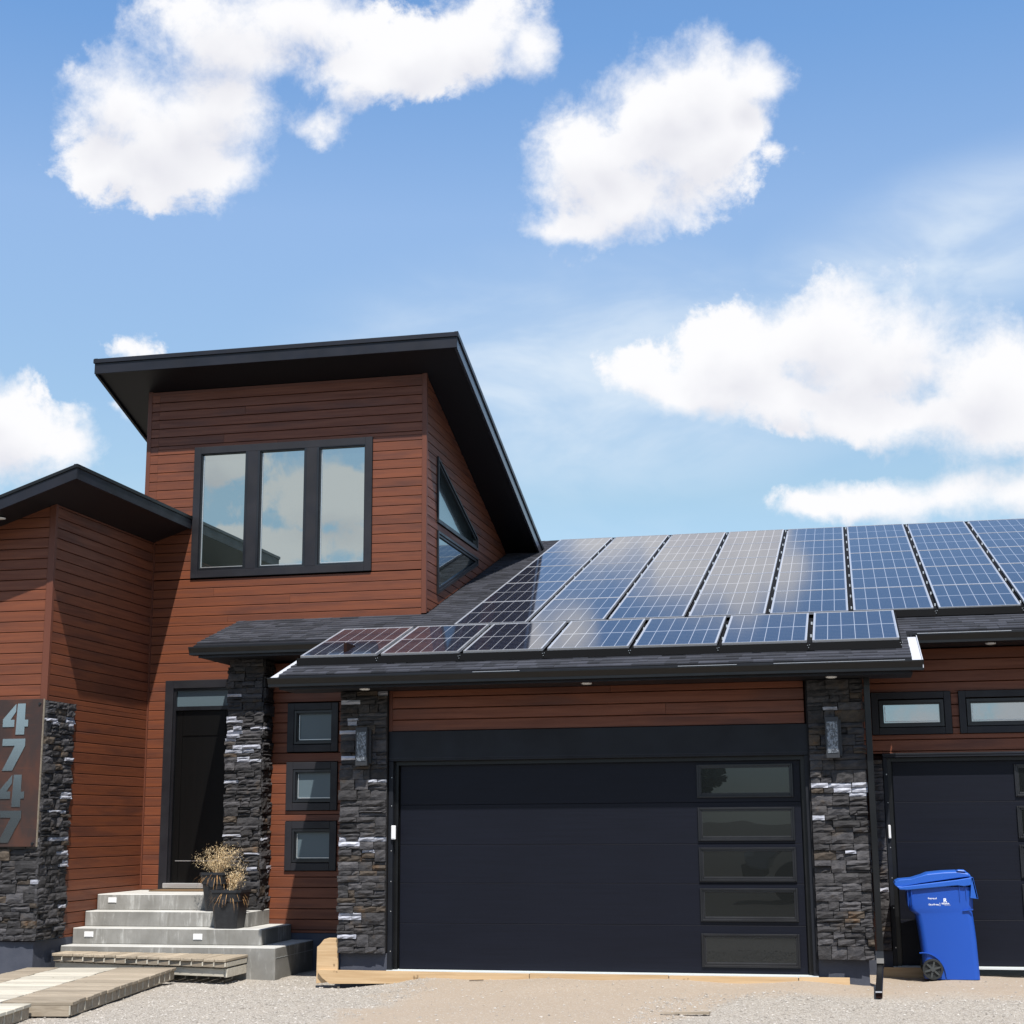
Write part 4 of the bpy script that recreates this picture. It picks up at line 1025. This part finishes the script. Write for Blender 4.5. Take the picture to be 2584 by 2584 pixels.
# ================================================================== LUMBER AT THE GARAGE SILL
lb = empty('formwork_beam', (2.2, -.08, -.1), 'long fresh yellow timber lying along the garage sill', 'timber')
mb = MB(); mb.chain([[(-.815, -.10, -.03), (-.815, -.062, -.03), (-.815, -.062, .0), (-.815, -.10, .0)], [(-.76, -.10, -.09), (-.76, -.062, -.09), (-.76, -.062, .0), (-.76, -.10, .0)], [(-.67, -.10, -.155), (-.67, -.062, -.155), (-.67, -.062, -.002), (-.67, -.10, -.002)], [(1.7, -.10, -.115), (1.7, -.062, -.115), (1.7, -.062, -.012), (1.7, -.10, -.012)]]); mb.build('plank', 'lumber_fresh', lb)
for a, b in ((1.71, 3.28), (3.29, 4.70), (4.71, 5.25)): MB().box(a, b, -.098+jit(.004), -.062, -.12, -.010+jit(.003)).build('plank', 'lumber_fresh', lb)
pb = MB(); n = 7
ringp = [(-.847, -.16), (-.585, -.13), (-.585, .356), (-.70, .356), (-.758, .338), (-.79, .30), (-.82, .268), (-.842, .255)]
pb.prism([(x, -.062, z) for x, z in ringp], [(x, -.028, z) for x, z in ringp]); tag(pb.build('formwork_board', 'lumber_fresh', None, bevel=.003), 'upright yellow board with a rounded corner leaning by the left stone column', 'board')
tag(MB().box(5.62, 6.25, 1.18, 1.215, -.15, -.004).build('formwork_board', 'lumber_fresh', None), 'short brown timber under the second garage door behind the blue bin', 'board')
tag(MB().prism([(3.47, -2.40, -.145), (3.94, -2.44, -.142), (3.95, -2.38, -.142), (3.47, -2.37, -.145)], [(3.47, -2.40, -.139), (3.94, -2.44, -.118), (3.95, -2.38, -.118), (3.47, -2.37, -.139)]).build('wood_shim', 'lumber_aged', None), 'thin wedge of scrap wood lying on the dirt driveway', 'wood scrap')
tag(MB().prism([(1.07, -.36, -.074), (1.22, -.31, -.072), (1.22, -.30, -.072), (1.07, -.35, -.074)], [(1.07, -.36, -.066), (1.22, -.31, -.062), (1.22, -.30, -.062), (1.07, -.35, -.066)]).build('twig', 'bark', None), 'small dark twig on the dirt before the garage door', 'twig')

# ================================================================== PLANTERS
def planter_thing(cx, cy, z0, wtop, wbot, h, label, seed, big):
    r_ = random.Random(seed)
    pt = empty('potted_grass', (cx, cy, z0), label, 'planter', 'dark planters with dried grass')
    lev = [(0, wbot), (.02, wbot*1.01), (h*.70, wbot+(wtop-wbot)*.70-.02), (h*.705, wbot+(wtop-wbot)*.70), (h*.73, wbot+(wtop-wbot)*.70), (h*.735, wbot+(wtop-wbot)*.73-.012), (h*.93, wtop*.955), (h*.935, wtop), (h, wtop)]
    def sq(wd, z):
        a = wd/2; c = a*.22
        return [(cx-a+c, cy-a, z0+z), (cx+a-c, cy-a, z0+z), (cx+a, cy-a+c, z0+z), (cx+a, cy+a-c, z0+z), (cx+a-c, cy+a, z0+z), (cx-a+c, cy+a, z0+z), (cx-a, cy+a-c, z0+z), (cx-a, cy-a+c, z0+z)]
    mb = MB(); mb.chain([sq(wd, z) for z, wd in lev] + [sq(wtop*.9, h), sq(wtop*.88, h-.04)])
    mb.build('pot', 'planter_plastic', pt)
    # shield ornament on the front
    fy = cy-(wbot+(wtop-wbot)*.75)/2; zc = z0+h*.72
    sh = [(-.045, .055), (.045, .055), (.05, .0), (.03, -.035), (0, -.05), (-.03, -.035), (-.05, 0)]
    MB().prism([(cx+a, fy-.016, zc+b) for a, b in sh], [(cx+a, fy+.02, zc+b) for a, b in sh]).build('ornament', 'planter_plastic', pt)
    MB().prism([sq(wtop*.86, h-.045)[k] for k in range(8)], [sq(wtop*.86, h-.035)[k] for k in range(8)]).build('soil', 'soil', pt)
    # blades
    def blade(mb, p, d, L, droop, w0, n=6):
        p = Vector(p); d = Vector(d).normalized(); side = d.cross(Vector((0, 0, 1)));
        side = (side if side.length > .05 else Vector((1, 0, 0))).normalized()
        side = (side + Vector((r_.uniform(-.5, .5), r_.uniform(-.5, .5), 0))).normalized()
        pts = []
        for k in range(n+1):
            ww = w0*(1-k/n)**.7; pts.append((p-side*ww/2, p+side*ww/2)); d = (d+Vector((r_.uniform(-.08, .08), r_.uniform(-.08, .08), -droop))).normalized(); p = p+d*(L/n)
        i = len(mb.v)
        for a, b in pts: mb.v += [tuple(a), tuple(b)]
        for k in range(n): mb.f.append((i+2*k, i+2*k+1, i+2*k+3, i+2*k+2)); mb.m.append(0)
        return pts[-1][0]
    top = z0+h-.03
    mb = MB()
    for _ in range(60 if big else 90):     # arching rust-coloured blades over the rim
        a = r_.uniform(0, 2*math.pi); s = r_.uniform(.2, 1)
        blade(mb, (cx+math.cos(a)*.08, cy+math.sin(a)*.08, top), (math.cos(a), math.sin(a), r_.uniform(.1, .9)), r_.uniform(.14, .36), r_.uniform(.25, .6), .006)
    mb.build('arching_blades', 'grass_rust', pt)
    mb = MB(); fl = MB()
    for _ in range(105 if big else 48):     # feathery plumes
        a = r_.uniform(0, 2*math.pi) if big else r_.uniform(-.6, 2.4); lean = r_.uniform(0, .95) if big else r_.uniform(0, .35)
        dx = math.cos(a)*lean + (.10 if not big else .05)
        L = r_.uniform(.12, .38) if big else r_.uniform(.08, .36)
        e = Vector(blade(mb, (cx+math.cos(a)*.04, cy+math.sin(a)*.04, top), (dx, math.sin(a)*lean, 1), L, r_.uniform(.0, .10), .004, 5))
        for _ in range(24):
            q = e + Vector((r_.gauss(0, .030), r_.gauss(0, .025), r_.gauss(-.02, .035)))
            blade(fl, q, (r_.uniform(-1, 1), r_.uniform(-1, 1), r_.uniform(-.3, 1)), r_.uniform(.015, .045), r_.uniform(-.2, .3), .0045, 2)
    mb.build('stems', 'grass_tan', pt); tag(fl.build('plumes', 'grass_tan', pt), kind='stuff')
    return pt
planter_thing(-2.735, 1.405, .572, .375, .23, .49, 'back dark planter with a pale feathery dried grass, higher on the steps', 11, True)
planter_thing(-2.430, 1.105, .380, .430, .300, .475, 'front dark tapered planter with drooping rusty grass on the third step', 23, False)

# ================================================================== WALL LAMPS, SOFFIT LIGHTS, SMALL FITTINGS
def wall_lamp(x0, x1, z0, z1, label):
    L_ = empty('wall_lamp', ((x0+x1)/2, -.12, z0), label, 'wall lamp', 'wall lamps beside the garage door')
    MB().box(x0+.02, x1+.025, -.165, -.06, z0+.03, z1-.03).build('back_plate', 'lamp_grey', L_)
    MB().box(x0, x1, -.235, -.15, z0, z1).build('housing', 'lamp_grey', L_, bevel=.004)
    MB().box(x0+.018, x1-.014, -.241, -.236, z0+.055, z1-.055).build('lens', 'seeded_glass', L_)
wall_lamp(-.350, -.205, 2.335, 2.787, 'grey oblong wall lamp on the left stone column of the garage')
wall_lamp(5.114, 5.262, 2.343, 2.798, 'grey oblong wall lamp on the right stone column near the downspout')
def soffit_light(x, y, z, label, tilt=0):
    L_ = empty('soffit_light', (x, y, z), label, 'soffit light', 'recessed soffit lights')
    MB().cyl((x, y, z+.001), (0, 0, -1), .062, .058, .010, 24).build('trim_ring', 'white_plastic', L_)
    MB().cyl((x, y, z-.008), (0, 0, -1), .045, .042, .006, 20).build('lens', 'lens_white', L_)
soffit_light(-.20, -.36, 3.227, 'white soffit light above the left garage stone column')
soffit_light(2.46, -.36, 3.227, 'white soffit light above the middle of the wide garage door')
soffit_light(5.21, -.36, 3.227, 'white soffit light above the right garage stone column')
soffit_light(7.05, 1.02, 3.699, 'white soffit light under the eave over the second garage')
soffit_light(-5.14, -.3, WT(-5.14)-.004, 'white soffit light under the left wing eave at the photo edge')
for x0, x1, z0, z1, yy, lab in ((.045, .098, 1.480, 1.641, -.022, 'small white keypad on the left jamb of the wide garage door'), (5.768, 5.797, 1.453, 1.610, 1.278, 'small white keypad on the jamb of the second garage door')):
    kp = empty('keypad', ((x0+x1)/2, yy, z0), lab, 'keypad', 'garage keypads')
    MB().box(x0, x1, yy-.03, yy+.001, z0, z1).build('cover', 'white_plastic', kp, bevel=.006)
    MB().box(x0+.008, x1-.008, yy-.032, yy-.0295, z0+.004, z0+.016).build('latch', 'galvanised', kp)
# number plate
npz = empty('house_number_sign', (-5.0, -.1, 1.41), 'rust brown steel sign with tall silver numbers 4747 on the left wing', 'house number')
MB().box(-5.60, -4.497, -.118, -.100, 1.413, 3.232).build('plate', 'plate_rust', npz, bevel=.003)
MB().box(-4.4975, -4.4935, -.119, -.085, 1.413, 3.232).build('edge', 'lumber_aged', npz)
for x, z in ((-4.545, 3.17), (-4.545, 1.45), (-5.55, 3.17), (-5.55, 1.45)): MB().cyl((x, -.118, z), (0, -1, 0), .020, .016, .014, 12).build('bolt', 'frame_black', npz)
d4 = [[(.50, 1), (.0, .50), (.0, .25), (.455, .25), (.455, .48), (.30, .48), (.50, .74)], [(.555, 1), (.865, 1), (.865, .475), (1, .475), (1, .255), (.865, .255), (.865, 0), (.52, 0), (.535, .5)]]
d7 = [[(.02, 1), (1, 1), (1, .77), (.50, 0), (.06, 0), (.56, .78), (.02, .78)]]
for ch, z0, z1 in (('4', 2.790, 3.177), ('7', 2.344, 2.739), ('4', 1.898, 2.293), ('7', 1.462, 1.853)):
    mb = MB()
    xa, xb = (-5.040, -4.690) if ch == '4' else (-5.035, -4.715)
    for poly in (d4 if ch == '4' else d7):
        pp = [(xa+(xb-xa)*(u+.05*(1-v)*0), z0+(z1-z0)*v) for u, v in poly]
        mb.prism([(x, -.127, z) for x, z in pp], [(x, -.119, z) for x, z in pp])
    mb.build('digit', 'digit_steel', npz)

# ================================================================== BLUE BIN
bn = empty('wheelie_bin', (6.3, .8, -.07), 'blue wheeled recycling bin standing in front of the second garage door', 'bin')
YB0, YB1 = .50, 1.12
body = [(5.912, .90), (5.919, .735), (5.945, .665), (6.000, .630), (6.022, .50), (6.045, .30), (6.062, .12), (6.066, -.070), (6.659, -.070), (6.642, .40), (6.617, .675), (6.634, .930)]
# tapered body: the sides lean in towards the base, rounded vertical edges
mb = MB(); rings = []
def inset_y(z): return .045*(1-(z+.07)/1.0)
for yy, s in ((YB0, 1), (YB1, -1)):
    pass
def brow(z):
    # left / right x of the profile at height z
    L = [(-.07, 6.066), (.12, 6.062), (.30, 6.045), (.50, 6.022), (.630, 6.000), (.665, 5.945), (.735, 5.919), (.93, 5.910)]
    Rr = [(-.07, 6.659), (.40, 6.642), (.675, 6.617), (.70, 6.628), (.93, 6.636)]
    def it(T):
        if z <= T[0][0]: return T[0][1]
        for (z0, a), (z1, b) in zip(T[:-1], T[1:]):
            if z <= z1: return a+(b-a)*(z-z0)/(z1-z0)
        return T[-1][1]
    return it(L), it(Rr)
for z in (-.07, .05, .2, .35, .50, .60, .632, .65, .668, .70, .735, .80, .93):
    a, b = brow(z); iy = inset_y(z); y0, y1 = YB0+iy, YB1-iy; c = .07
    ring_ = []
    for (cx, cy, s0) in ((b-c, y0+c, -90), (b-c, y1-c, 0), (a+c, y1-c, 90), (a+c, y0+c, 180)):
        for k in range(5):
            t = R(s0+k*22.5); ring_.append((cx+c*math.cos(t), cy+c*math.sin(t), z))
    rings.append(ring_)
bo = mb.chain(rings).build('body', 'bin_blue', bn, smooth=True)
md = bo.modifiers.new('edge', 'EDGE_SPLIT'); md.split_angle = R(35)
# rim
mb = MB(); rr = [(5.806, .938), (5.842, .896), (5.93, .893), (6.47, .945), (6.54, .935), (6.622, .950), (6.640, 1.036), (6.462, 1.006), (5.865, .932)]
mb.prism([(x, YB0-.030, z) for x, z in rr], [(x, YB1+.030, z) for x, z in rr]); mb.build('rim', 'bin_blue_lid', bn, bevel=.008)
# lid with domed centre
ld = [(5.785, .955), (5.80, .985), (5.837, 1.004), (5.978, 1.016), (6.078, 1.046), (6.155, 1.078), (6.329, 1.096), (6.479, 1.102), (6.595, 1.084), (6.622, 1.058), (6.606, 1.040), (6.463, 1.024), (6.083, .968), (5.865, .928), (5.80, .935)]
cxl = 6.2
mb = MB(); mb.chain([[(x, YB0+.012, z-(.012 if z > 1.05 else 0)) for x, z in ld], [(x, YB0+.06, z) for x, z in ld], [(x, YB1-.06, z) for x, z in ld], [(x, YB1-.012, z-(.012 if z > 1.05 else 0)) for x, z in ld]]); mb.build('lid', 'bin_blue_lid', bn, bevel=.006)
MB().prism([(6.47, YB0+.0, 1.10), (6.58, YB0+.0, 1.095), (6.57, YB0+.1, 1.105), (6.46, YB0+.1, 1.108)], [(6.49, YB0+.01, 1.118), (6.55, YB0+.01, 1.114), (6.55, YB0+.09, 1.118), (6.49, YB0+.09, 1.120)]).build('lid_handle', 'bin_blue_lid', bn, bevel=.006)
MB().prism([(6.600, YB0-.03, .812), (6.684, YB0-.03, .803), (6.640, YB0-.03, 1.036), (6.624, YB0-.03, 1.03)], [(6.600, YB0-.015, .812), (6.684, YB0-.015, .803), (6.640, YB0-.015, 1.036), (6.624, YB0-.015, 1.03)]).build('lip', 'bin_blue_lid', bn)
MB().prism([(6.662, YB0-.03, .803), (6.684, YB0-.03, .803), (6.642, YB0-.03, 1.036), (6.622, YB0-.03, 1.036)], [(6.662, YB1+.03, .803), (6.684, YB1+.03, .803), (6.642, YB1+.03, 1.036), (6.622, YB1+.03, 1.036)]).build('lip', 'bin_blue_lid', bn, bevel=.004)
# ribs under the rim
for x, zt, zb in ((5.925, .90, .72), (5.965, .90, .735), (6.485, .945, .775), (6.555, .94, .79)):
    MB().prism([(x, YB0-.012, zt), (x+.008, YB0-.012, zt), (x+.006, YB0-.002, zb), (x, YB0-.002, zb)], [(x, YB0+.02, zt), (x+.008, YB0+.02, zt), (x+.006, YB0+.02, zb), (x, YB0+.02, zb)]).build('rib', 'bin_blue', bn)
# lift notch at the right side
MB().prism([(6.51, YB0+.012, .672), (6.625, YB0+.012, .690), (6.622, YB0+.012, .676), (6.52, YB0+.012, .664)], [(6.51, YB0-.006, .674), (6.625, YB0-.006, .694), (6.622, YB0-.006, .682), (6.52, YB0-.006, .668)]).build('grip_ridge', 'bin_blue', bn)
# shoulder ledge on the left of the side wall
# wheel arch ridge
arc = []
for k in range(13):
    t = R(100-k*(100)/12); arc.append((6.06+.215*math.cos(t)*1.12, -.045+.265*math.sin(t)))
mb = MB()
for (p0, p1) in zip(arc[:-1], arc[1:]):
    def off(p, s): return (6.06+(p[0]-6.06)*s, -.045+(p[1]+.045)*s)
    q = [off(p0, .965), off(p1, .965), off(p1, 1.0), off(p0, 1.0)]
    yf = lambda z: YB0+inset_y(max(z, -.07))
    mb.prism([(a, yf(b)-.016, b) for a, b in q], [(a, yf(b)+.02, b) for a, b in q])
mb.build('wheel_arch', 'bin_blue', bn)
# wheels
for yy in (YB0-.035, YB1-.02):
    wh = empty('wheel', (6.152, yy, .020+.04), parent=bn)
    cz = .042; n = 28; rt = .112
    mb = MB()
    for k in range(n):
        a0, a1 = 2*math.pi*k/n, 2*math.pi*(k+1)/n
        def pt(a, r, y): return (6.152+r*math.cos(a), y, cz+r*math.sin(a))
        q0 = [pt(a0, rt*.80, yy), pt(a0, rt*.97, yy), pt(a0, rt, yy+.01), pt(a0, rt, yy+.045), pt(a0, rt*.80, yy+.05)]
        q1 = [pt(a1, rt*.80, yy), pt(a1, rt*.97, yy), pt(a1, rt, yy+.01), pt(a1, rt, yy+.045), pt(a1, rt*.80, yy+.05)]
        mb.prism(q0, q1, caps=False)
    mb.build('tyre', 'wheel_black', wh)
    mb = MB(); mb.cyl((6.152, yy-.004, cz), (0, 1, 0), .024, .024, .05, 16)
    for k in range(6):
        a = 2*math.pi*k/6+.3; d = Vector((math.cos(a), 0, math.sin(a))); nrm = Vector((-math.sin(a), 0, math.cos(a)))
        c0 = Vector((6.152, yy+.004, cz)); p = [c0+d*.02-nrm*.012, c0+d*.092-nrm*.008, c0+d*.092+nrm*.008, c0+d*.02+nrm*.012]
        mb.prism(p, [q+Vector((0, .02, 0)) for q in p])
    mb.build('spokes', 'wheel_grey', wh)
    MB().cyl((6.152, yy+.02, cz), (0, 1, 0), .092, .092, .012, 28).build('disc', 'wheel_black', wh)
# printing on the side
def text(s, x, z, size, y, name, bold=False, sx=1.0, parent=None):
    cu = bpy.data.curves.new(name, 'FONT'); cu.body = s; cu.size = size; cu.extrude = .0004
    if bold: cu.offset = size*.03
    o = bpy.data.objects.new(name, cu); COL.objects.link(o)
    dg = bpy.context.evaluated_depsgraph_get(); me = bpy.data.meshes.new_from_object(o.evaluated_get(dg)); bpy.data.objects.remove(o)
    me.materials.clear(); me.materials.append(MATS['white_print'])
    ob = bpy.data.objects.new(name, me); COL.objects.link(ob); WO[ob.name] = Vector((x, y, z))
    ob.rotation_euler = (R(90), 0, 0); ob.scale = (sx, 1, 1); ob.parent = parent; ob.location = Vector((x, y, z)) - WO[parent.name]
    return ob
ty = lambda z: YB0+inset_y(z)-.0012
text('Property of', 6.145, .797, .0235, ty(.79), 'lettering', True, .85, bn)
text('City of Regina', 6.147, .730, .0235, ty(.73), 'lettering', True, .82, bn)
MB().box(6.268, 6.272, ty(.73)-.0004, ty(.73)+.003, .721, .757).build('divider', 'white_print', bn)
text('R', 6.309, .764, .062, ty(.77), 'logo', True, 1.0, bn)
text('REGINA', 6.289, .741, .0225, ty(.74), 'lettering', True, 1.05, bn)
text('Infinite Horizons', 6.318, .729, .0105, ty(.73), 'lettering', False, .95, bn)

# ================================================================== GROUND
def gh(x, y):
    z = -.155
    def sm(a, b, v): t = max(0, min(1, (v-a)/(b-a))); return t*t*(3-2*t)
    mound = sm(-.1, .6, x)*(1-sm(12, 14, x))*sm(-2.4, -.1, y)
    z += mound*(.075+.045*sm(1.0, 2.2, x)*(1-sm(4.6, 5.3, x))*sm(-1.1, -.1, y))*(.85+.5*mnoise.noise(Vector((x*1.1, y*1.1, 3))))
    z -= sm(.0, -.5, x)*sm(-.9, .1, y)*.045
    z += mnoise.noise(Vector((x*.5, y*.5, 0)))*.02 + mnoise.noise(Vector((x*2.3, y*2.3, 5)))*.010 + mnoise.noise(Vector((x*6, y*6, 9)))*.006
    if y < -8: z += sm(-8, -20, y)*.0
    return z
mb = MB()
xs = [-5000, -600, -60, -20] + [-9+i*.16 for i in range(0, 132)] + [13, 20, 60, 600, 5000]
ys = [-5000, -600, -80, -30, -20, -14, -10] + [-8+j*.12 for j in range(0, 94)] + [4, 8, 20, 60, 600, 5000]
idx = {}
for j, yv in enumerate(ys):
    for i, xv in enumerate(xs):
        idx[i, j] = len(mb.v); near = -9 <= xv <= 13 and -8 <= yv <= 3.5
        mb.v.append((xv, yv, gh(xv, yv) if near else -.155))
for j in range(len(ys)-1):
    for i in range(len(xs)-1): mb.f.append((idx[i, j], idx[i+1, j], idx[i+1, j+1], idx[i, j+1])); mb.m.append(0)
gr = mb.build('ground', 'ground', None, center=False, smooth=True); tag(gr, kind='structure')
# loose gravel
mb = MB(); at = []
r3 = random.Random(5)
oct_ = [(1, 0, 0), (0, 1, 0), (-1, 0, 0), (0, -1, 0), (0, 0, 1), (0, 0, -1)]
of = [(0, 1, 4), (1, 2, 4), (2, 3, 4), (3, 0, 4)]
cnt = 0
while cnt < 52000:
    x = r3.uniform(-5.2, 8.2); y = r3.uniform(-5.0, 1.0)
    if y > -.12 and -.6 < x < 5.5: continue
    if x < -1.65 and y > .62: continue
    if x < -4.5 and y > -.03: continue
    if y > 1.2: continue
    ng = mnoise.noise(Vector((x*.8, y*.8, 4)))*.9 + mnoise.noise(Vector((x*3, y*3, 8)))*.4
    grav = (x+ng < .3) or (x > 3.2 and y+ng*.6 < -1.1)
    if not grav and r3.random() > .10: continue
    s = r3.uniform(.003, .008) if r3.random() < .93 else r3.uniform(.009, .018)
    a = r3.uniform(0, 6.28); ca, sa = math.cos(a), math.sin(a); i = len(mb.v); z = gh(x, y)+s*.2
    sx, sy, sz = s*r3.uniform(.8, 1.5), s*r3.uniform(.7, 1.1), s*r3.uniform(.5, .9)
    for (u, v, q) in oct_[:5]:
        u *= sx; v *= sy; mb.v.append((x+u*ca-v*sa, y+u*sa+v*ca, z+q*sz + (r3.uniform(-.1, .1)*s if q == 0 else 0)))
    tn = r3.random()
    for f in of: mb.f.append(tuple(i+k for k in f)); mb.m.append(0); at.append(tn)
    cnt += 1
me_ = mb.build('gravel', 'pebble', None, center=False, attr=at); tag(me_, kind='stuff'); me_['label'] = 'loose pale crushed gravel scattered over the driveway'; me_['category'] = 'gravel'

# ================================================================== ACROSS THE STREET (seen only in reflections)
def house_box(x0, x1, y0, y1, h, rh, label):
    hb = empty('neighbour_house', ((x0+x1)/2, (y0+y1)/2, -.15), label, 'house', 'houses across the street')
    MB().box(x0, x1, y0, y1, -.3, h).build('wall', 'neighbour_wall', hb)
    mx = (x0+x1)/2
    MB().prism([(x0-.5, y0-.5, h), (x1+.5, y0-.5, h), (mx, y0-.5, h+rh)], [(x0-.5, y1+.5, h), (x1+.5, y1+.5, h), (mx, y1+.5, h+rh)]).build('roof', 'neighbour_roof', hb)
    for k in range(2):
        a = x0+(x1-x0)*(.2+.4*k); MB().box(a, a+1.4, y1-.02, y1+.04, 1.0, 2.3).build('window', 'dark_glass', hb)
house_box(-16, -6, -52, -42, 3.4, 2.2, 'neighbour house of pale stucco across the street, left one')
house_box(-42, -27, -52, -43, 3.6, 1.6, 'neighbour house of pale stucco across the street, far left one')
house_box(4, 15, -56, -44, 3.0, 2.6, 'neighbour house of pale stucco across the street, right one')
rt_ = random.Random(3)
for (tx, ty_, th) in ((-2, -46, 5.5), (19, -48, 7.5), (23, -46, 6.5), (-24, -48, 8.0), (32, -50, 9)):
    tr = empty('street_tree', (tx, ty_, -.15), 'leafy green tree across the street, %s' % {-2: 'between the two middle houses', 19: 'tall one right of the houses', 23: 'slimmer one at the far right', -24: 'big one between the left houses', 32: 'tallest one at the end of the street'}[tx], 'tree', 'trees across the street')
    MB().cyl((tx, ty_, -.3), (0, 0, 1), .22, .10, th*.55, 10).build('trunk', 'bark', tr)
    mb = MB()
    for _ in range(2600):
        u = Vector((rt_.gauss(0, 1), rt_.gauss(0, 1), rt_.gauss(0, 1))).normalized()*(rt_.random()**.4)
        k = 1+.25*mnoise.noise(u*2.5+Vector((tx, 0, 0)))
        c = Vector((tx+u.x*th*.36*k, ty_+u.y*th*.36*k, th*.66+u.z*th*.34*k)); s = .16
        a = Vector((rt_.uniform(-1, 1), rt_.uniform(-1, 1), rt_.uniform(-1, 1))).normalized()*s; b = a.cross(Vector((rt_.uniform(-1, 1), rt_.uniform(-1, 1), 1))).normalized()*s
        mb.poly([c-a-b, c+a-b, c+a+b, c-a+b])
    mb.build('crown', 'leaf', tr)
# pickup parked behind the photographer, mirrored in the garage panes
tk = empty('parked_pickup', (5.5, -19.4, -.15), 'white pickup truck parked behind the photographer, mirrored in the garage glass', 'pickup')
def tb(name, prof, y0, y1, m, bv=.05): MB().prism([(x, y0, z) for x, z in prof], [(x, y1, z) for x, z in prof]).build(name, m, tk, bevel=bv)
tb('body', [(2.95, .62), (2.85, .80), (2.88, 1.10), (3.05, 1.22), (4.45, 1.32), (8.4, 1.32), (8.45, .55), (6.9, .50), (4.6, .46), (4.5, .80), (4.2, 1.0), (3.7, 1.0), (3.42, .80), (3.36, .55)], -20.35, -18.45, 'truck_paint')
tb('cab', [(4.40, 1.32), (5.15, 1.92), (6.75, 1.95), (6.95, 1.32)], -20.2, -18.6, 'truck_paint')
tb('side_window', [(4.75, 1.38), (5.25, 1.84), (6.6, 1.86), (6.7, 1.38)], -20.22, -18.58, 'dark_glass', .01)
tb('bumper', [(2.80, .42), (2.76, .70), (3.30, .66), (3.30, .42)], -20.3, -18.5, 'tyre', .02)
tb('headlight', [(2.84, .88), (2.86, 1.06), (3.12, 1.06), (3.06, .88)], -20.1, -18.43, 'lens_white', .01)
for x in (3.95, 7.5):
    for yv in (-18.72, -20.38):
        MB().cyl((x, yv, .30), (0, 1, 0), .45, .45, .27, 28).build('wheel', 'tyre', tk, bevel=.02)
        MB().cyl((x, yv-.01 if yv < -19 else yv+.26, .30), (0, 1, 0), .24, .22, .03, 20).build('rim', 'wheel_grey', tk)
